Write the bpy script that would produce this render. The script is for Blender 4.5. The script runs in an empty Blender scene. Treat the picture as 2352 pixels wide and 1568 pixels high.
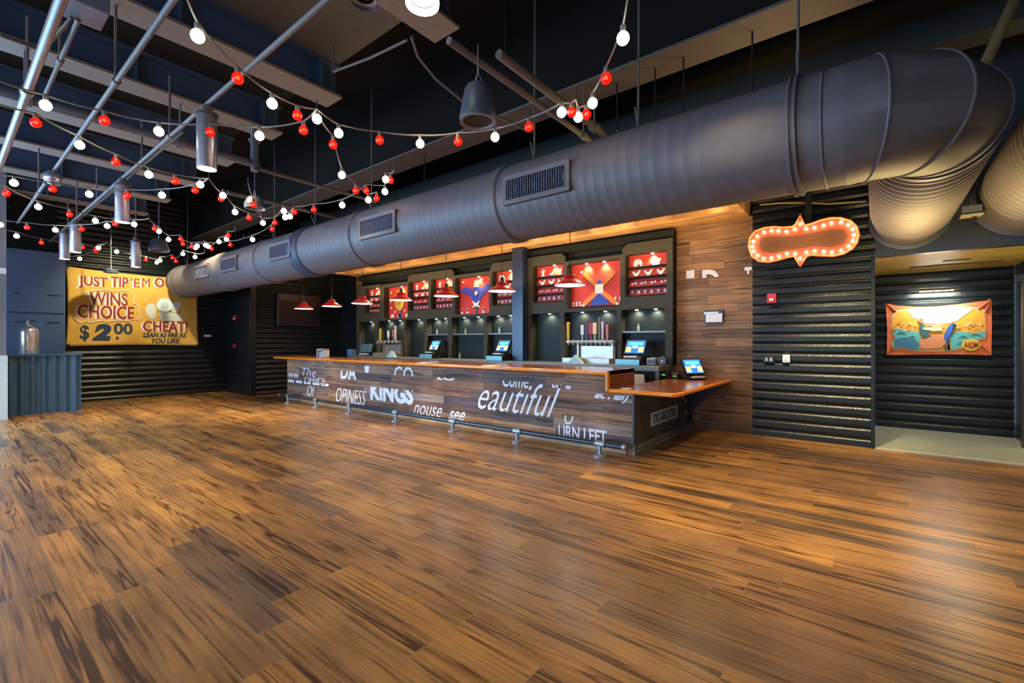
import bpy, bmesh, math, random
from mathutils import Vector, Matrix
R = random.Random(7)
SC = bpy.context.scene
COL = SC.collection
PI = math.pi

# ------------------------------------------------------------ camera, world, light, exposure
F = 1051.6; TH = math.atan(834/1051.6); H = 1.55
cam = bpy.data.cameras.new('camera'); cam_o = bpy.data.objects.new('camera', cam); COL.objects.link(cam_o)
cam.sensor_width = 36; cam.lens = F/2352*36; cam.clip_start = 0.02; cam.clip_end = 200
cam_o.location = (0, 0, H); cam_o.rotation_euler = (PI/2, 0, TH)
SC.camera = cam_o
SC.view_settings.view_transform = 'Standard'
SC.view_settings.look = 'None'
SC.view_settings.gamma = 1
SC.view_settings.use_curve_mapping = False
SC.view_settings.exposure = 0.88
SC.cycles.use_denoising = True
SC.cycles.max_bounces = 7
SC.cycles.sample_clamp_indirect = 6
w = bpy.data.worlds.new('sky'); SC.world = w; w.use_nodes = True
w.node_tree.nodes['Background'].inputs[0].default_value = (.55, .75, 1, 1)
w.node_tree.nodes['Background'].inputs[1].default_value = 1.0

def lamp(kind, name, loc, energy, color, rot=(0, 0, 0), **kw):
    d = bpy.data.lights.new(name, kind); d.energy = energy; d.color = color
    for k, v in kw.items(): setattr(d, k, v)
    o = bpy.data.objects.new(name, d); COL.objects.link(o); o.location = loc; o.rotation_euler = rot
    return o
# daylight through the shop windows: one run left of the frame, one run behind the camera
lamp('AREA', 'daylight_side', (-13.3, -2.6, 1.9), 620, (.30, .60, 1), (0, -PI/2, 0), shape='RECTANGLE', size=2.9, size_y=4.6)
for x, en in ((-11, 330), (-6.2, 80), (-1.4, 45)):
    lamp('AREA', 'daylight_rear', (x, -5.6, 2.1), en, (.40, .66, 1) if x == -11 else (.70, .80, 1), (-PI/2, 0, PI), shape='RECTANGLE', size=3.6, size_y=3.0)
WARM = (1, .77, .46)

def D(u, v):
    a = (u-1176)/F; b = (784-v)/F
    return Vector((-math.sin(TH)+a*math.cos(TH), math.cos(TH)+a*math.sin(TH), b))
def P(u, v, X=None, Y=None, Z=None):
    """point of the room on the plane X=, Y= or Z= seen at (u, v)"""
    d = D(u, v)
    t = X/d.x if X is not None else Y/d.y if Y is not None else (Z-H)/d.z
    return Vector((0, 0, H)) + d*t

# ------------------------------------------------------------ materials
def mat(name, col, rough=.5, metal=0, emit=None, es=0, spec=.5, bump=0, bscale=20, coat=0):
    m = bpy.data.materials.new(name); m.use_nodes = True
    nt = m.node_tree; b = nt.nodes['Principled BSDF']
    b.inputs['Base Color'].default_value = (*col, 1); b.inputs['Roughness'].default_value = rough
    b.inputs['Metallic'].default_value = metal; b.inputs['Specular IOR Level'].default_value = spec
    b.inputs['Coat Weight'].default_value = coat
    if emit: b.inputs['Emission Color'].default_value = (*emit, 1); b.inputs['Emission Strength'].default_value = es
    tc = nt.nodes.new('ShaderNodeTexCoord'); n = nt.nodes.new('ShaderNodeTexNoise'); n.inputs['Scale'].default_value = bscale
    nt.links.new(tc.outputs['Object'], n.inputs['Vector'])
    if bump:
        bp = nt.nodes.new('ShaderNodeBump'); bp.inputs['Strength'].default_value = bump; bp.inputs['Distance'].default_value = .01
        nt.links.new(n.outputs['Fac'], bp.inputs['Height']); nt.links.new(bp.outputs['Normal'], b.inputs['Normal'])
    if not emit:
        mx = nt.nodes.new('ShaderNodeMix'); mx.data_type = 'RGBA'
        mx.inputs['A'].default_value = (*[c*.82 for c in col], 1); mx.inputs['B'].default_value = (*[min(1, c*1.16) for c in col], 1)
        nt.links.new(n.outputs['Fac'], mx.inputs['Factor']); nt.links.new(mx.outputs['Result'], b.inputs['Base Color'])
    return m

def planks(name, au, av, width, length, ramp, grain_dark=.45, rough=.4, gap=.004, gapcol=(.02, .015, .01), seed=0, ring=6., bump=.25, grain_scale=1., coat=0, ringamt=.5, randlen=0, spec=.5):
    """boards running along axis au, stacked along av; every board its own tone, grain and offset"""
    m = bpy.data.materials.new(name); m.use_nodes = True; nt = m.node_tree; N = nt.nodes; L = nt.links
    b = N['Principled BSDF']
    geo = N.new('ShaderNodeNewGeometry'); sp = N.new('ShaderNodeSeparateXYZ'); L.new(geo.outputs['Position'], sp.inputs[0])
    def M(op, a, c=None, d=None):
        n = N.new('ShaderNodeMath'); n.operation = op
        for i, x in enumerate((a, c, d)):
            if x is None: continue
            if isinstance(x, (int, float)): n.inputs[i].default_value = x
            else: L.new(x, n.inputs[i])
        return n.outputs[0]
    U = sp.outputs['XYZ'.index(au)]; V = sp.outputs['XYZ'.index(av)]
    vr = M('DIVIDE', M('ADD', V, seed*.37+50), width); row = M('FLOOR', vr); fv = M('FRACT', vr)
    wn = N.new('ShaderNodeTexWhiteNoise'); wn.noise_dimensions = '1D'; L.new(row, wn.inputs['W'])
    ur = M('DIVIDE', M('ADD', U, M('MULTIPLY_ADD', wn.outputs['Value'], 9.7, 60)), length)
    col = M('FLOOR', ur); fu = M('FRACT', ur)
    cb = N.new('ShaderNodeCombineXYZ'); L.new(row, cb.inputs[0]); L.new(col, cb.inputs[1]); cb.inputs[2].default_value = seed
    w2 = N.new('ShaderNodeTexWhiteNoise'); w2.noise_dimensions = '3D'; L.new(cb.outputs[0], w2.inputs['Vector'])
    rnd = w2.outputs['Value']; s2 = N.new('ShaderNodeSeparateColor'); L.new(w2.outputs['Color'], s2.inputs[0])
    cr = N.new('ShaderNodeValToRGB'); cr.color_ramp.interpolation = 'LINEAR'
    els = cr.color_ramp.elements
    while len(els) < len(ramp): els.new(.5)
    for i, c in enumerate(ramp): els[i].position = i/(len(ramp)-1); els[i].color = (*c, 1)
    L.new(rnd, cr.inputs[0])
    # grain space: stretched along the board, shifted per board
    off = M('MULTIPLY', s2.outputs[0], 37.0)
    g = N.new('ShaderNodeCombineXYZ'); L.new(M('MULTIPLY_ADD', U, .55*grain_scale, off), g.inputs[0]); L.new(M('MULTIPLY_ADD', V, 9.*grain_scale, off), g.inputs[1]); L.new(off, g.inputs[2])
    n1 = N.new('ShaderNodeTexNoise'); n1.inputs['Scale'].default_value = 1.; n1.inputs['Detail'].default_value = 2; L.new(g.outputs[0], n1.inputs['Vector'])
    rg = M('PINGPONG', M('MULTIPLY', n1.outputs['Fac'], ring*2), 1.)         # cathedral rings
    cmask = N.new('ShaderNodeMapRange'); cmask.interpolation_type = 'SMOOTHSTEP'; cmask.inputs[1].default_value = .10; cmask.inputs[2].default_value = .30
    L.new(M('ABSOLUTE', M('SUBTRACT', fv, M('MULTIPLY_ADD', s2.outputs[2], .3, .35))), cmask.inputs[0]); cmask.inputs[3].default_value = 1.; cmask.inputs[4].default_value = .12
    rg = M('MULTIPLY', M('POWER', rg, 3.), M('MULTIPLY', cmask.outputs[0], M('MULTIPLY', M('POWER', s2.outputs[1], 1.6), 2.2)))
    g2 = N.new('ShaderNodeCombineXYZ'); L.new(M('MULTIPLY_ADD', U, 1.6*grain_scale, off), g2.inputs[0]); L.new(M('MULTIPLY', V, 75*grain_scale), g2.inputs[1]); L.new(off, g2.inputs[2])
    n2 = N.new('ShaderNodeTexNoise'); n2.inputs['Scale'].default_value = 1.; n2.inputs['Detail'].default_value = 5; L.new(g2.outputs[0], n2.inputs['Vector'])
    n3 = N.new('ShaderNodeTexNoise'); n3.inputs['Scale'].default_value = 1.7; n3.inputs['Detail'].default_value = 4; L.new(geo.outputs['Position'], n3.inputs['Vector'])
    g3 = N.new('ShaderNodeCombineXYZ'); L.new(M('MULTIPLY_ADD', U, 1.5, off), g3.inputs[0]); L.new(M('MULTIPLY_ADD', V, 27, off), g3.inputs[1])
    n4 = N.new('ShaderNodeTexNoise'); n4.inputs['Scale'].default_value = 1.; n4.inputs['Detail'].default_value = 3; L.new(g3.outputs[0], n4.inputs['Vector'])
    st = N.new('ShaderNodeMapRange'); st.inputs[1].default_value = .50; st.inputs[2].default_value = .74; L.new(n4.outputs['Fac'], st.inputs[0])
    f = M('MULTIPLY', rg, ringamt)
    f = M('MULTIPLY_ADD', M('SUBTRACT', n2.outputs['Fac'], .40), 1.0, f)
    f = M('MULTIPLY_ADD', st.outputs[0], .75, f)
    f = M('MULTIPLY', f, grain_dark*1.6); 
    cl = N.new('ShaderNodeClamp'); L.new(f, cl.inputs[0])
    dk = N.new('ShaderNodeMix'); dk.data_type = 'RGBA'; dk.blend_type = 'MULTIPLY'; dk.inputs['B'].default_value = (.16, .12, .11, 1)
    L.new(cl.outputs[0], dk.inputs['Factor']); L.new(cr.outputs[0], dk.inputs['A'])
    # slow tone drift
    dr = N.new('ShaderNodeMix'); dr.data_type = 'RGBA'; dr.blend_type = 'MULTIPLY'; dr.inputs['Factor'].default_value = .8
    mr = N.new('ShaderNodeMapRange'); mr.inputs[1].default_value = .3; mr.inputs[2].default_value = .7; mr.inputs[3].default_value = .55; mr.inputs[4].default_value = 1.25; L.new(n3.outputs['Fac'], mr.inputs[0])
    L.new(dk.outputs['Result'], dr.inputs['A']); L.new(mr.outputs[0], dr.inputs['B'])
    # gaps
    gv = M('MINIMUM', fv, M('SUBTRACT', 1., fv)); gu = M('MINIMUM', fu, M('SUBTRACT', 1., fu))
    isg = M('MAXIMUM', M('LESS_THAN', gv, gap/width), M('LESS_THAN', gu, gap*.8/length))
    gm = N.new('ShaderNodeMix'); gm.data_type = 'RGBA'; gm.inputs['B'].default_value = (*gapcol, 1)
    L.new(isg, gm.inputs['Factor']); L.new(dr.outputs['Result'], gm.inputs['A']); L.new(gm.outputs['Result'], b.inputs['Base Color'])
    rr = N.new('ShaderNodeMapRange'); rr.inputs[3].default_value = rough*.8; rr.inputs[4].default_value = rough*1.25; L.new(n2.outputs['Fac'], rr.inputs[0]); L.new(rr.outputs[0], b.inputs['Roughness'])
    bp = N.new('ShaderNodeBump'); bp.inputs['Strength'].default_value = bump; bp.inputs['Distance'].default_value = .004
    hh = M('SUBTRACT', M('MULTIPLY', n2.outputs['Fac'], .6), M('MULTIPLY', isg, 1.2)); L.new(hh, bp.inputs['Height']); L.new(bp.outputs['Normal'], b.inputs['Normal'])
    b.inputs['Coat Weight'].default_value = coat; b.inputs['Coat Roughness'].default_value = .25; b.inputs['Specular IOR Level'].default_value = spec
    return m

M_floor = planks('floor_boards', 'X', 'Y', .185, 1.6, [(.25, .130, .050), (.42, .205, .058), (.31, .16, .055), (.50, .25, .062), (.17, .100, .052), (.37, .185, .058)], grain_dark=.8, rough=.31, gap=.0022, gapcol=(.24, .17, .11), ring=8, bump=.10, seed=3, ringamt=.85, spec=.6)
M_clad = planks('reclaimed_front', 'X', 'Z', .155, 1.3, [(.17, .075, .045), (.46, .25, .12), (.11, .08, .08), (.30, .125, .06), (.38, .26, .19), (.10, .07, .06), (.30, .13, .055)], grain_dark=.62, rough=.7, gap=.003, seed=5, ring=3, bump=.6, grain_scale=.8)
M_cladend = planks('reclaimed_end', 'Y', 'Z', .135, .9, [(.075, .08, .09), (.12, .12, .12), (.05, .055, .065), (.10, .09, .08)], grain_dark=.5, rough=.7, gap=.003, seed=9, ring=3, bump=.6)
M_woodwall = planks('reclaimed_wall', 'X', 'Z', .15, 1.2, [(.20, .10, .040), (.33, .175, .070), (.16, .085, .042), (.27, .14, .055), (.24, .155, .085), (.36, .19, .08)], grain_dark=.6, rough=.65, gap=.003, seed=2, ring=3, bump=.6, grain_scale=.9)
M_soffit = planks('reclaimed_soffit', 'X', 'Y', .14, 1.6, [(.30, .15, .05), (.52, .28, .10), (.40, .20, .07), (.58, .34, .14)], grain_dark=.5, rough=.6, gap=.003, seed=4, ring=3, bump=.5)
M_concrete = mat('concrete', (.27, .29, .23), .4, bump=.3, bscale=4)
M_black = mat('black_paint', (.010, .012, .011), .7, bump=.1, spec=.15)
M_corr = mat('black_gloss_metal', (.009, .013, .014), .30, .0, bump=.3, bscale=60, spec=.32)
M_corrb = mat('navy_gloss_metal', (.022, .10, .21), .22, .0, bump=.5, bscale=120, spec=.9)
M_blue = mat('daylight_blue_paint', (.035, .062, .12), .55, bump=.1)  # on the beam webs, daylight's blue tint is put into the colour
M_beam = mat('beam_paint', (.185, .135, .10), .6)  # on the beam flanges, warm light from below is put into the tone
M_duct = mat('duct_paint', (.108, .094, .096), .55, .0, bump=.08, bscale=8)
M_duct2 = mat('duct_paint_dark', (.03, .042, .07), .5, .0)
M_pipe = mat('grey_pipe', (.115, .098, .085), .6, .0)
M_frame = mat('olive_black_frame', (.040, .039, .028), .6, spec=.2)
M_dark = mat('cabinet_dark', (.010, .013, .011), .5, spec=.2)
M_red = mat('red_enamel', (.60, .010, .014), .3)
M_redpanel = mat('red_felt_panel', (.55, .028, .012), .6, bump=.1)
M_white = mat('white_paint', (.78, .78, .76), .5)
M_letter = mat('painted_letter', (.74, .74, .82), .7)
M_counter = planks('varnished_counter', 'X', 'Y', .16, 3.2, [(.30, .075, .02), (.38, .10, .022), (.33, .085, .02)], grain_dark=.25, rough=.2, gap=.0008, seed=6, ring=2, bump=.05, coat=.6)
M_edge = mat('orange_varnish', (.85, .25, .012), .25, coat=.4)
M_steel = mat('stainless', (.42, .40, .35), .42, .8)
M_steelp = mat('painted_steel_shelf', (.16, .17, .15), .4, .3)
M_rail = mat('rail_pipe', (.045, .065, .085), .3, .6)
M_flange = mat('rail_fitting', (.28, .36, .43), .35, .6)
M_bplastic = mat('black_plastic', (.012, .013, .016), .35)
M_cable = mat('cable', (.16, .15, .13), .5)
M_brass = mat('brass', (.55, .36, .12), .3, .8)
M_orange = mat('orange_cloth', (.72, .16, .05), .7)
def emis(name, col, s):
    m = bpy.data.materials.new(name); m.use_nodes = True; nt = m.node_tree; nt.nodes.clear()
    e = nt.nodes.new('ShaderNodeEmission'); e.inputs[0].default_value = (*col, 1); e.inputs[1].default_value = s
    o = nt.nodes.new('ShaderNodeOutputMaterial'); nt.links.new(e.outputs[0], o.inputs[0]); return m
E_white = emis('white_bulb_glow', (1, .93, .72), 7)
E_filament = emis('red_bulb_filament', (1, .30, .12), 40)
E_marq = emis('marquee_bulb_glow', (1, .80, .55), 22)
E_disc = emis('downlight_lens', (1, .93, .80), 6)
E_pend = emis('pendant_lamp', (1, .95, .88), 5)
def red_glass():
    m = bpy.data.materials.new('red_glass'); m.use_nodes = True; nt = m.node_tree; nt.nodes.clear(); N = nt.nodes
    t = N.new('ShaderNodeBsdfTranslucent'); t.inputs[0].default_value = (.5, .008, .008, 1)
    tr = N.new('ShaderNodeBsdfTransparent'); tr.inputs[0].default_value = (.75, .015, .008, 1)
    g = N.new('ShaderNodeBsdfGlossy'); g.inputs['Roughness'].default_value = .08; g.inputs[0].default_value = (1, .5, .5, 1)
    m1 = N.new('ShaderNodeMixShader'); m1.inputs[0].default_value = .45; m2 = N.new('ShaderNodeMixShader'); m2.inputs[0].default_value = .1
    o = N.new('ShaderNodeOutputMaterial'); l = nt.links.new
    l(tr.outputs[0], m1.inputs[1]); l(t.outputs[0], m1.inputs[2]); l(m1.outputs[0], m2.inputs[1]); l(g.outputs[0], m2.inputs[2]); l(m2.outputs[0], o.inputs[0])
    return m
M_redglass = red_glass()
_flat = {}
def flat(c, rough=.6):
    k = tuple(round(x, 3) for x in c)
    if k not in _flat: _flat[k] = mat('paint_%d' % len(_flat), c, rough)
    return _flat[k]

# ------------------------------------------------------------ object helpers
ORG = {}
def thing(name, label, cat, loc=(0, 0, 0), group=None):
    o = bpy.data.objects.new(name, None); o.empty_display_size = .1; COL.objects.link(o); o.location = loc
    ORG[o] = Vector(loc); o['label'] = label; o['category'] = cat
    if group: o['group'] = group
    return o
def tag(o, label, cat, group=None):
    o['label'] = label; o['category'] = cat
    if group: o['group'] = group
    return o
class MB:
    def __init__(s): s.bm = bmesh.new()
    def box(s, x0, x1, y0, y1, z0, z1, bev=0):
        r = bmesh.ops.create_cube(s.bm, size=1)
        for v in r['verts']:
            v.co = Vector(((x0+x1)/2+v.co.x*(x1-x0), (y0+y1)/2+v.co.y*(y1-y0), (z0+z1)/2+v.co.z*(z1-z0)))
        if bev:
            es = {e for v in r['verts'] for e in v.link_edges}
            bmesh.ops.bevel(s.bm, geom=list(es), offset=bev, segments=3, profile=.6, affect='EDGES')
        return s
    def tube(s, pts, r, seg=10, caps=True):
        pts = [Vector(p) for p in pts]; n = len(pts); rr = r if isinstance(r, (list, tuple)) else [r]*n
        T = []
        for i in range(n):
            a = pts[max(0, i-1)]; b = pts[min(n-1, i+1)]; T.append((b-a).normalized())
        up = Vector((0, 0, 1)) if abs(T[0].z) < .9 else Vector((1, 0, 0))
        x = T[0].cross(up).normalized(); rings = []
        for i in range(n):
            x = (x - T[i]*x.dot(T[i])).normalized(); y = T[i].cross(x)
            rings.append([s.bm.verts.new(pts[i]+(x*math.cos(2*PI*k/seg)+y*math.sin(2*PI*k/seg))*rr[i]) for k in range(seg)])
        for a, b in zip(rings, rings[1:]):
            for k in range(seg): s.bm.faces.new((a[k], a[(k+1) % seg], b[(k+1) % seg], b[k]))
        if caps: s.bm.faces.new(rings[0][::-1]); s.bm.faces.new(rings[-1])
        return s
    def lathe(s, prof, org=(0, 0, 0), axis='Z', seg=32, cap0=True, cap1=True):
        """prof: (radius, height along axis)"""
        org = Vector(org); rings = []
        for r, h in prof:
            ring = []
            for k in range(seg):
                c, q = math.cos(2*PI*k/seg)*r, math.sin(2*PI*k/seg)*r
                v = {'Z': (c, q, h), 'X': (h, c, q), 'Y': (q, h, c)}[axis]
                ring.append(s.bm.verts.new(org+Vector(v)))
            rings.append(ring)
        for a, b in zip(rings, rings[1:]):
            for k in range(seg): s.bm.faces.new((a[k], a[(k+1) % seg], b[(k+1) % seg], b[k]))
        if cap0 and prof[0][0] > 1e-5: s.bm.faces.new(rings[0][::-1])
        if cap1 and prof[-1][0] > 1e-5: s.bm.faces.new(rings[-1])
        return s
    def sphere(s, c, r, u=16, v=10, sc=(1, 1, 1)):
        q = bmesh.ops.create_uvsphere(s.bm, u_segments=u, v_segments=v, radius=r)
        for x in q['verts']: x.co = Vector((x.co.x*sc[0], x.co.y*sc[1], x.co.z*sc[2]))+Vector(c)
        return s
    def prism(s, pts, M, t0=0, t1=.01):
        a = [s.bm.verts.new(M @ Vector((x, y, t0))) for x, y in pts]; b = [s.bm.verts.new(M @ Vector((x, y, t1))) for x, y in pts]
        try:
            s.bm.faces.new(a[::-1]); s.bm.faces.new(b)
            for i in range(len(a)): j = (i+1) % len(a); s.bm.faces.new((a[i], a[j], b[j], b[i]))
        except ValueError: pass
        return s
    def build(s, name, m, parent=None, smooth=False, loc=None, angle=None):
        bm = s.bm; org = Vector((0, 0, 0))
        if parent is not None: org = ORG[parent]
        elif loc is not None: org = Vector(loc)
        bmesh.ops.translate(bm, verts=bm.verts, vec=-org)
        bmesh.ops.recalc_face_normals(bm, faces=bm.faces)
        me = bpy.data.meshes.new(name); bm.to_mesh(me); bm.free()
        me.materials.append(m)
        if smooth:
            for p in me.polygons: p.use_smooth = True
            if angle is None: angle = 40
            me.set_sharp_from_angle(angle=math.radians(angle))
        o = bpy.data.objects.new(name, me); COL.objects.link(o); ORG[o] = org
        if parent is not None: o.parent = parent
        elif loc is not None: o.location = loc
        return o
def struct(o): o['kind'] = 'structure'; return o
def copy_tree(o, parent=None, loc=None, rz=None):
    c = o.copy(); COL.objects.link(c); c.parent = parent
    if loc is not None: c.location = loc
    if rz is not None: c.rotation_euler = (0, 0, rz)
    for ch in [x for x in KIDS.get(o.name, list(o.children))]: copy_tree(ch, c)
    return c
KIDS = {}
def mfront(Y, x0=0, z0=0):   # local x right, y up, z towards the viewer; plane facing -Y
    return Matrix(((1, 0, 0, x0), (0, 0, -1, Y), (0, 1, 0, z0), (0, 0, 0, 1)))
def mside(X, y0=0, z0=0):    # plane facing +X
    return Matrix(((0, 0, 1, X), (1, 0, 0, y0), (0, 1, 0, z0), (0, 0, 0, 1)))
def plate(name, outer, holes, M, thick, m, parent):
    cu = bpy.data.curves.new('t', 'CURVE'); cu.dimensions = '2D'; cu.fill_mode = 'BOTH'; cu.extrude = thick/2
    for pts in [outer]+holes:
        sp = cu.splines.new('POLY'); sp.points.add(len(pts)-1); sp.use_cyclic_u = True
        for i, (x, y) in enumerate(pts): sp.points[i].co = (x, y, 0, 1)
    to = bpy.data.objects.new('t', cu); COL.objects.link(to)
    dg = bpy.context.evaluated_depsgraph_get(); me = bpy.data.meshes.new_from_object(to.evaluated_get(dg))
    bpy.data.objects.remove(to)
    mb = MB(); mb.bm.from_mesh(me); bpy.data.meshes.remove(me)
    bmesh.ops.translate(mb.bm, verts=mb.bm.verts, vec=(0, 0, thick/2)); mb.bm.transform(M)
    return mb.build(name, m, parent)
def rrect(x0, x1, y0, y1, r, n=4, corners=(1, 1, 1, 1)):
    out = []
    for ci, (cx, cy, a) in enumerate(((x1-r, y0+r, -90), (x1-r, y1-r, 0), (x0+r, y1-r, 90), (x0+r, y0+r, 180))):
        if corners[ci]:
            for k in range(n+1):
                t = math.radians(a+90*k/n); out.append((cx+r*math.cos(t), cy+r*math.sin(t)))
        else:
            out.append(((x1, y0), (x1, y1), (x0, y1), (x0, y0))[ci])
    return out
def text(name, s, M, box, m, parent, shear=0, bold=0, thick=.002, clip=None, slant=0, warp=None, out=.003):
    cu = bpy.data.curves.new('t', 'FONT'); cu.body = s; cu.shear = shear; cu.offset = bold; cu.resolution_u = 3; cu.extrude = .01
    cu.space_line = .9
    to = bpy.data.objects.new('t', cu); COL.objects.link(to)
    dg = bpy.context.evaluated_depsgraph_get(); me = bpy.data.meshes.new_from_object(to.evaluated_get(dg))
    bpy.data.objects.remove(to)
    mb = MB(); mb.bm.from_mesh(me); bpy.data.meshes.remove(me); bm = mb.bm
    xs = [v.co.x for v in bm.verts]; ys = [v.co.y for v in bm.verts]
    x0, x1, y0, y1 = min(xs), max(xs), min(ys), max(ys); bx0, by0, bx1, by1 = box
    for v in bm.verts:
        fx = (v.co.x-x0)/(x1-x0); fy = (v.co.y-y0)/(y1-y0)
        v.co = Vector((bx0+fx*(bx1-bx0), by0+fy*(by1-by0)+slant*fx, thick if v.co.z > 0 else 0))
    if clip:
        for fr, sgn in ((clip[0], -1), (clip[1], 1)):
            g = list(bm.verts)+list(bm.edges)+list(bm.faces)
            bmesh.ops.bisect_plane(bm, geom=g, plane_co=(0, by0+fr*(by1-by0), 0), plane_no=(0, sgn, 0), clear_outer=True)
    for v in bm.verts:
        v.co.z += out
        if warp: v.co.z += warp(v.co.x, v.co.y)
    bm.transform(M)
    return mb.build(name, m, parent)

# ------------------------------------------------------------ room shell
XL, YB = -16.0, 8.49
def sbox(name, m, *a): return struct(MB().box(*a).build(name, m))
sbox('floor', M_floor, XL-.3, 6, -5.6, YB, -.12, 0)
sbox('floor_2', M_concrete, .0, 6, YB, 12.6, -.12, .004)
sbox('trim_1', mat('threshold', (.42, .40, .32), .5), .0, 6, YB-.06, YB+.03, -.02, .012)
sbox('ceiling', M_black, XL-.3, 6, -5.9, 12.6, 5.7, 5.9)
deck = mat('ceiling_deck_lit', (.07, .063, .05), .7)  # one deck in two colours: the lit bay lighter, the shaded bays darker
deckd = mat('ceiling_deck_shaded', (.016, .016, .014), .9, spec=.1)
sbox('ceiling_2', deckd, XL, -5.5, -5.6, 3.15, 5.02, 5.12)
sbox('ceiling_3', deck, -5.5, -3.3, -5.6, 3.15, 5.02, 5.12)
def corr(name, m, axis, c, a0, a1, z0, z1, face, pitch=.15, amp=.022, base=.1, vertical=False, parent=None):
    """corrugated sheet: axis X -> spans x in plane y=c, axis Y -> spans y in plane x=c; face = +-1 side it bulges to"""
    bm = bmesh.new(); rows = []
    lo, hi = (a0, a1) if vertical else (z0, z1)
    n = int((hi-lo)/pitch*12)
    for i in range(n+1):
        q = lo+(hi-lo)*i/n; ph = (q-lo)/pitch*2*PI
        s = math.sin(ph); d = amp*(abs(s)**.7)*(1 if s > 0 else -1) if amp >= .018 else amp*max(-1, min(1, s*2.4+1.5))
        for e in (0, 1):
            p, z = (q, (z0, z1)[e]) if vertical else ((a0, a1)[e], q)
            v = c+face*(d+amp)
            rows.append(bm.verts.new((p, v, z) if axis == 'X' else (v, p, z)))
    for i in range(n): bm.faces.new((rows[2*i], rows[2*i+1], rows[2*i+3], rows[2*i+2]))
    mb = MB(); mb.bm.free(); mb.bm = bm
    # backing
    if axis == 'X': mb.box(a0, a1, min(c, c-face*base), max(c, c-face*base), z0, z1)
    else: mb.box(min(c, c-face*base), max(c, c-face*base), a0, a1, z0, z1)
    o = mb.build(name, m, parent, smooth=True, angle=60)
    return o
struct(corr('wall_left', M_corr, 'Y', XL, 1.9, 5.62, 0, 5.7, 1, amp=.018))
struct(corr('wall_back_left', M_corr, 'X', 5.66, XL, -13.97, 0, 5.7, -1))
struct(corr('wall_side_left', M_corr, 'Y', -13.99, 5.72, YB, 0, 5.7, 1))
struct(corr('wall_back_1', M_corr, 'X', YB, -13.93, -13.17, 0, 5.7, -1))
sbox('trim_4', M_corr, XL-.05, XL+.06, 5.60, 5.72, 0, 5.7)
sbox('trim_5', M_corr, -14.06, -13.94, 5.60, 5.74, 0, 5.7)
sbox('trim_6', M_corr, -14.05, -13.93, YB-.06, YB+.1, 0, 5.7)
sbox('wall_far_left', M_black, XL-.3, -13.99, 5.8, YB+.1, 0, 5.7)
sbox('wall_back_2', M_woodwall, -13.17, -1.6, YB, YB+.15, 0, 3.66)
sbox('wall_back_3', M_black, -13.17, -1.6, YB, YB+.15, 3.66, 5.7)
struct(corr('wall_back_4', M_corr, 'X', YB, -1.6, 0, 0, 5.7, -1, pitch=.155, amp=.013))
sbox('wall_back_5', mat('header_paint', (.022, .03, .042), .35), .0, 6, YB-.03, YB+.12, 2.77, 5.7)
sbox('trim_2', M_corr, -.05, .0, YB-.06, YB+.02, 0, 2.77)
# alcove
struct(corr('wall_alcove_back', M_corr, 'X', 10.78, 0.0, 1.75, 0, 2.8, -1, pitch=.165, amp=.013))
sbox('wall_alcove_left', M_corr, -.1, -.01, YB+.12, 10.78, 0, 2.8)
sbox('ceiling_4', mat('alcove_ceiling', (.55, .40, .07), .5), -.1, 6, YB+.12, 12.6, 2.77, 2.9)
sbox('wall_alcove_right', M_corr, 1.76, 1.86, 9.9, 10.88, 0, 2.8)
sbox('wall_alcove_far', M_black, 1.86, 6, 12.45, 12.6, 0, 2.8)
sbox('wall_right', M_black, 5.9, 6, -5.6, 12.6, 0, 5.7)
fr = MB(); fr.box(1.68, 1.80, 9.80, 9.92, 0, 2.42); fr.box(1.74, 1.82, 10.0, 10.12, 0, 2.42); fr.box(1.62, 2.9, 9.76, 9.92, 2.42, 2.52); fr.box(2.78, 2.9, 9.8, 9.92, 0, 2.42)
struct(fr.build('door_1', mat('door_frame_paint', (.05, .048, .035), .4)))
# window wall at the left of the room, out of frame for the most part
sbox('wall_shop_front', M_black, -16.3, 6, -5.75, -5.6, 4.0, 5.7)
sbox('wall_shop_sill', M_black, -16.3, 6, -5.75, -5.6, 0, .35)
wf = MB()
for x in (-16, -13.4, -8.6, -3.8, 1.0, 5.8): wf.box(x-.1, x+.1, -5.72, -5.6, .35, 4.0)
struct(wf.build('window_1', M_beam))
sbox('wall_left_upper', M_black, -13.9, -13.7, -5.6, .25, 3.5, 5.7)
sbox('wall_left_sill', M_black, -13.9, -13.7, -5.6, .25, 0, .3)
wf = MB()
for y in (-5.0, -3.3, -1.6, .1): wf.box(-13.88, -13.72, y-.07, y+.07, .3, 3.5)
struct(wf.build('window_2', M_beam))
sbox('wall_left_lobby', M_black, XL-.3, XL, -5.6, 1.9, 0, 5.7)
# blue painted panel wall and grey pier at the far left
sbox('wall_left_panel', mat('blue_panel', (.06, .10, .17), .5), -15.0, XL+.0, 1.0, 1.92, 0, 3.62)
lm = MB()
for z, y0, y1 in ((2.62, 1.62, 1.85), (2.62, 1.1, 1.2), (2.2, 1.0, 1.9), (1.99, 1.6, 1.84), (1.99, 1.1, 1.3)): lm.box(-14.998, -14.985, y0, y1, z, z+.012)
struct(lm.build('trim_3', M_black))
pier = MB().box(-13.85, -13.52, .3, .885, 1.27, 5.0); struct(pier.build('column_1', mat('pier_upper', (.20, .20, .22), .3)))
struct(MB().box(-13.85, -13.48, .3, .90, 0, 1.27).build('column_2', mat('pier_lower', (.66, .76, .76), .5, bump=.5, bscale=30)))
dv = MB().box(-13.5, -13.42, .72, .88, 2.88, 3.0, .01); tag(dv.build('wall_sensor', M_white), 'small pale pink box mounted high on the grey pier at the far left', 'sensor')

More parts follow.
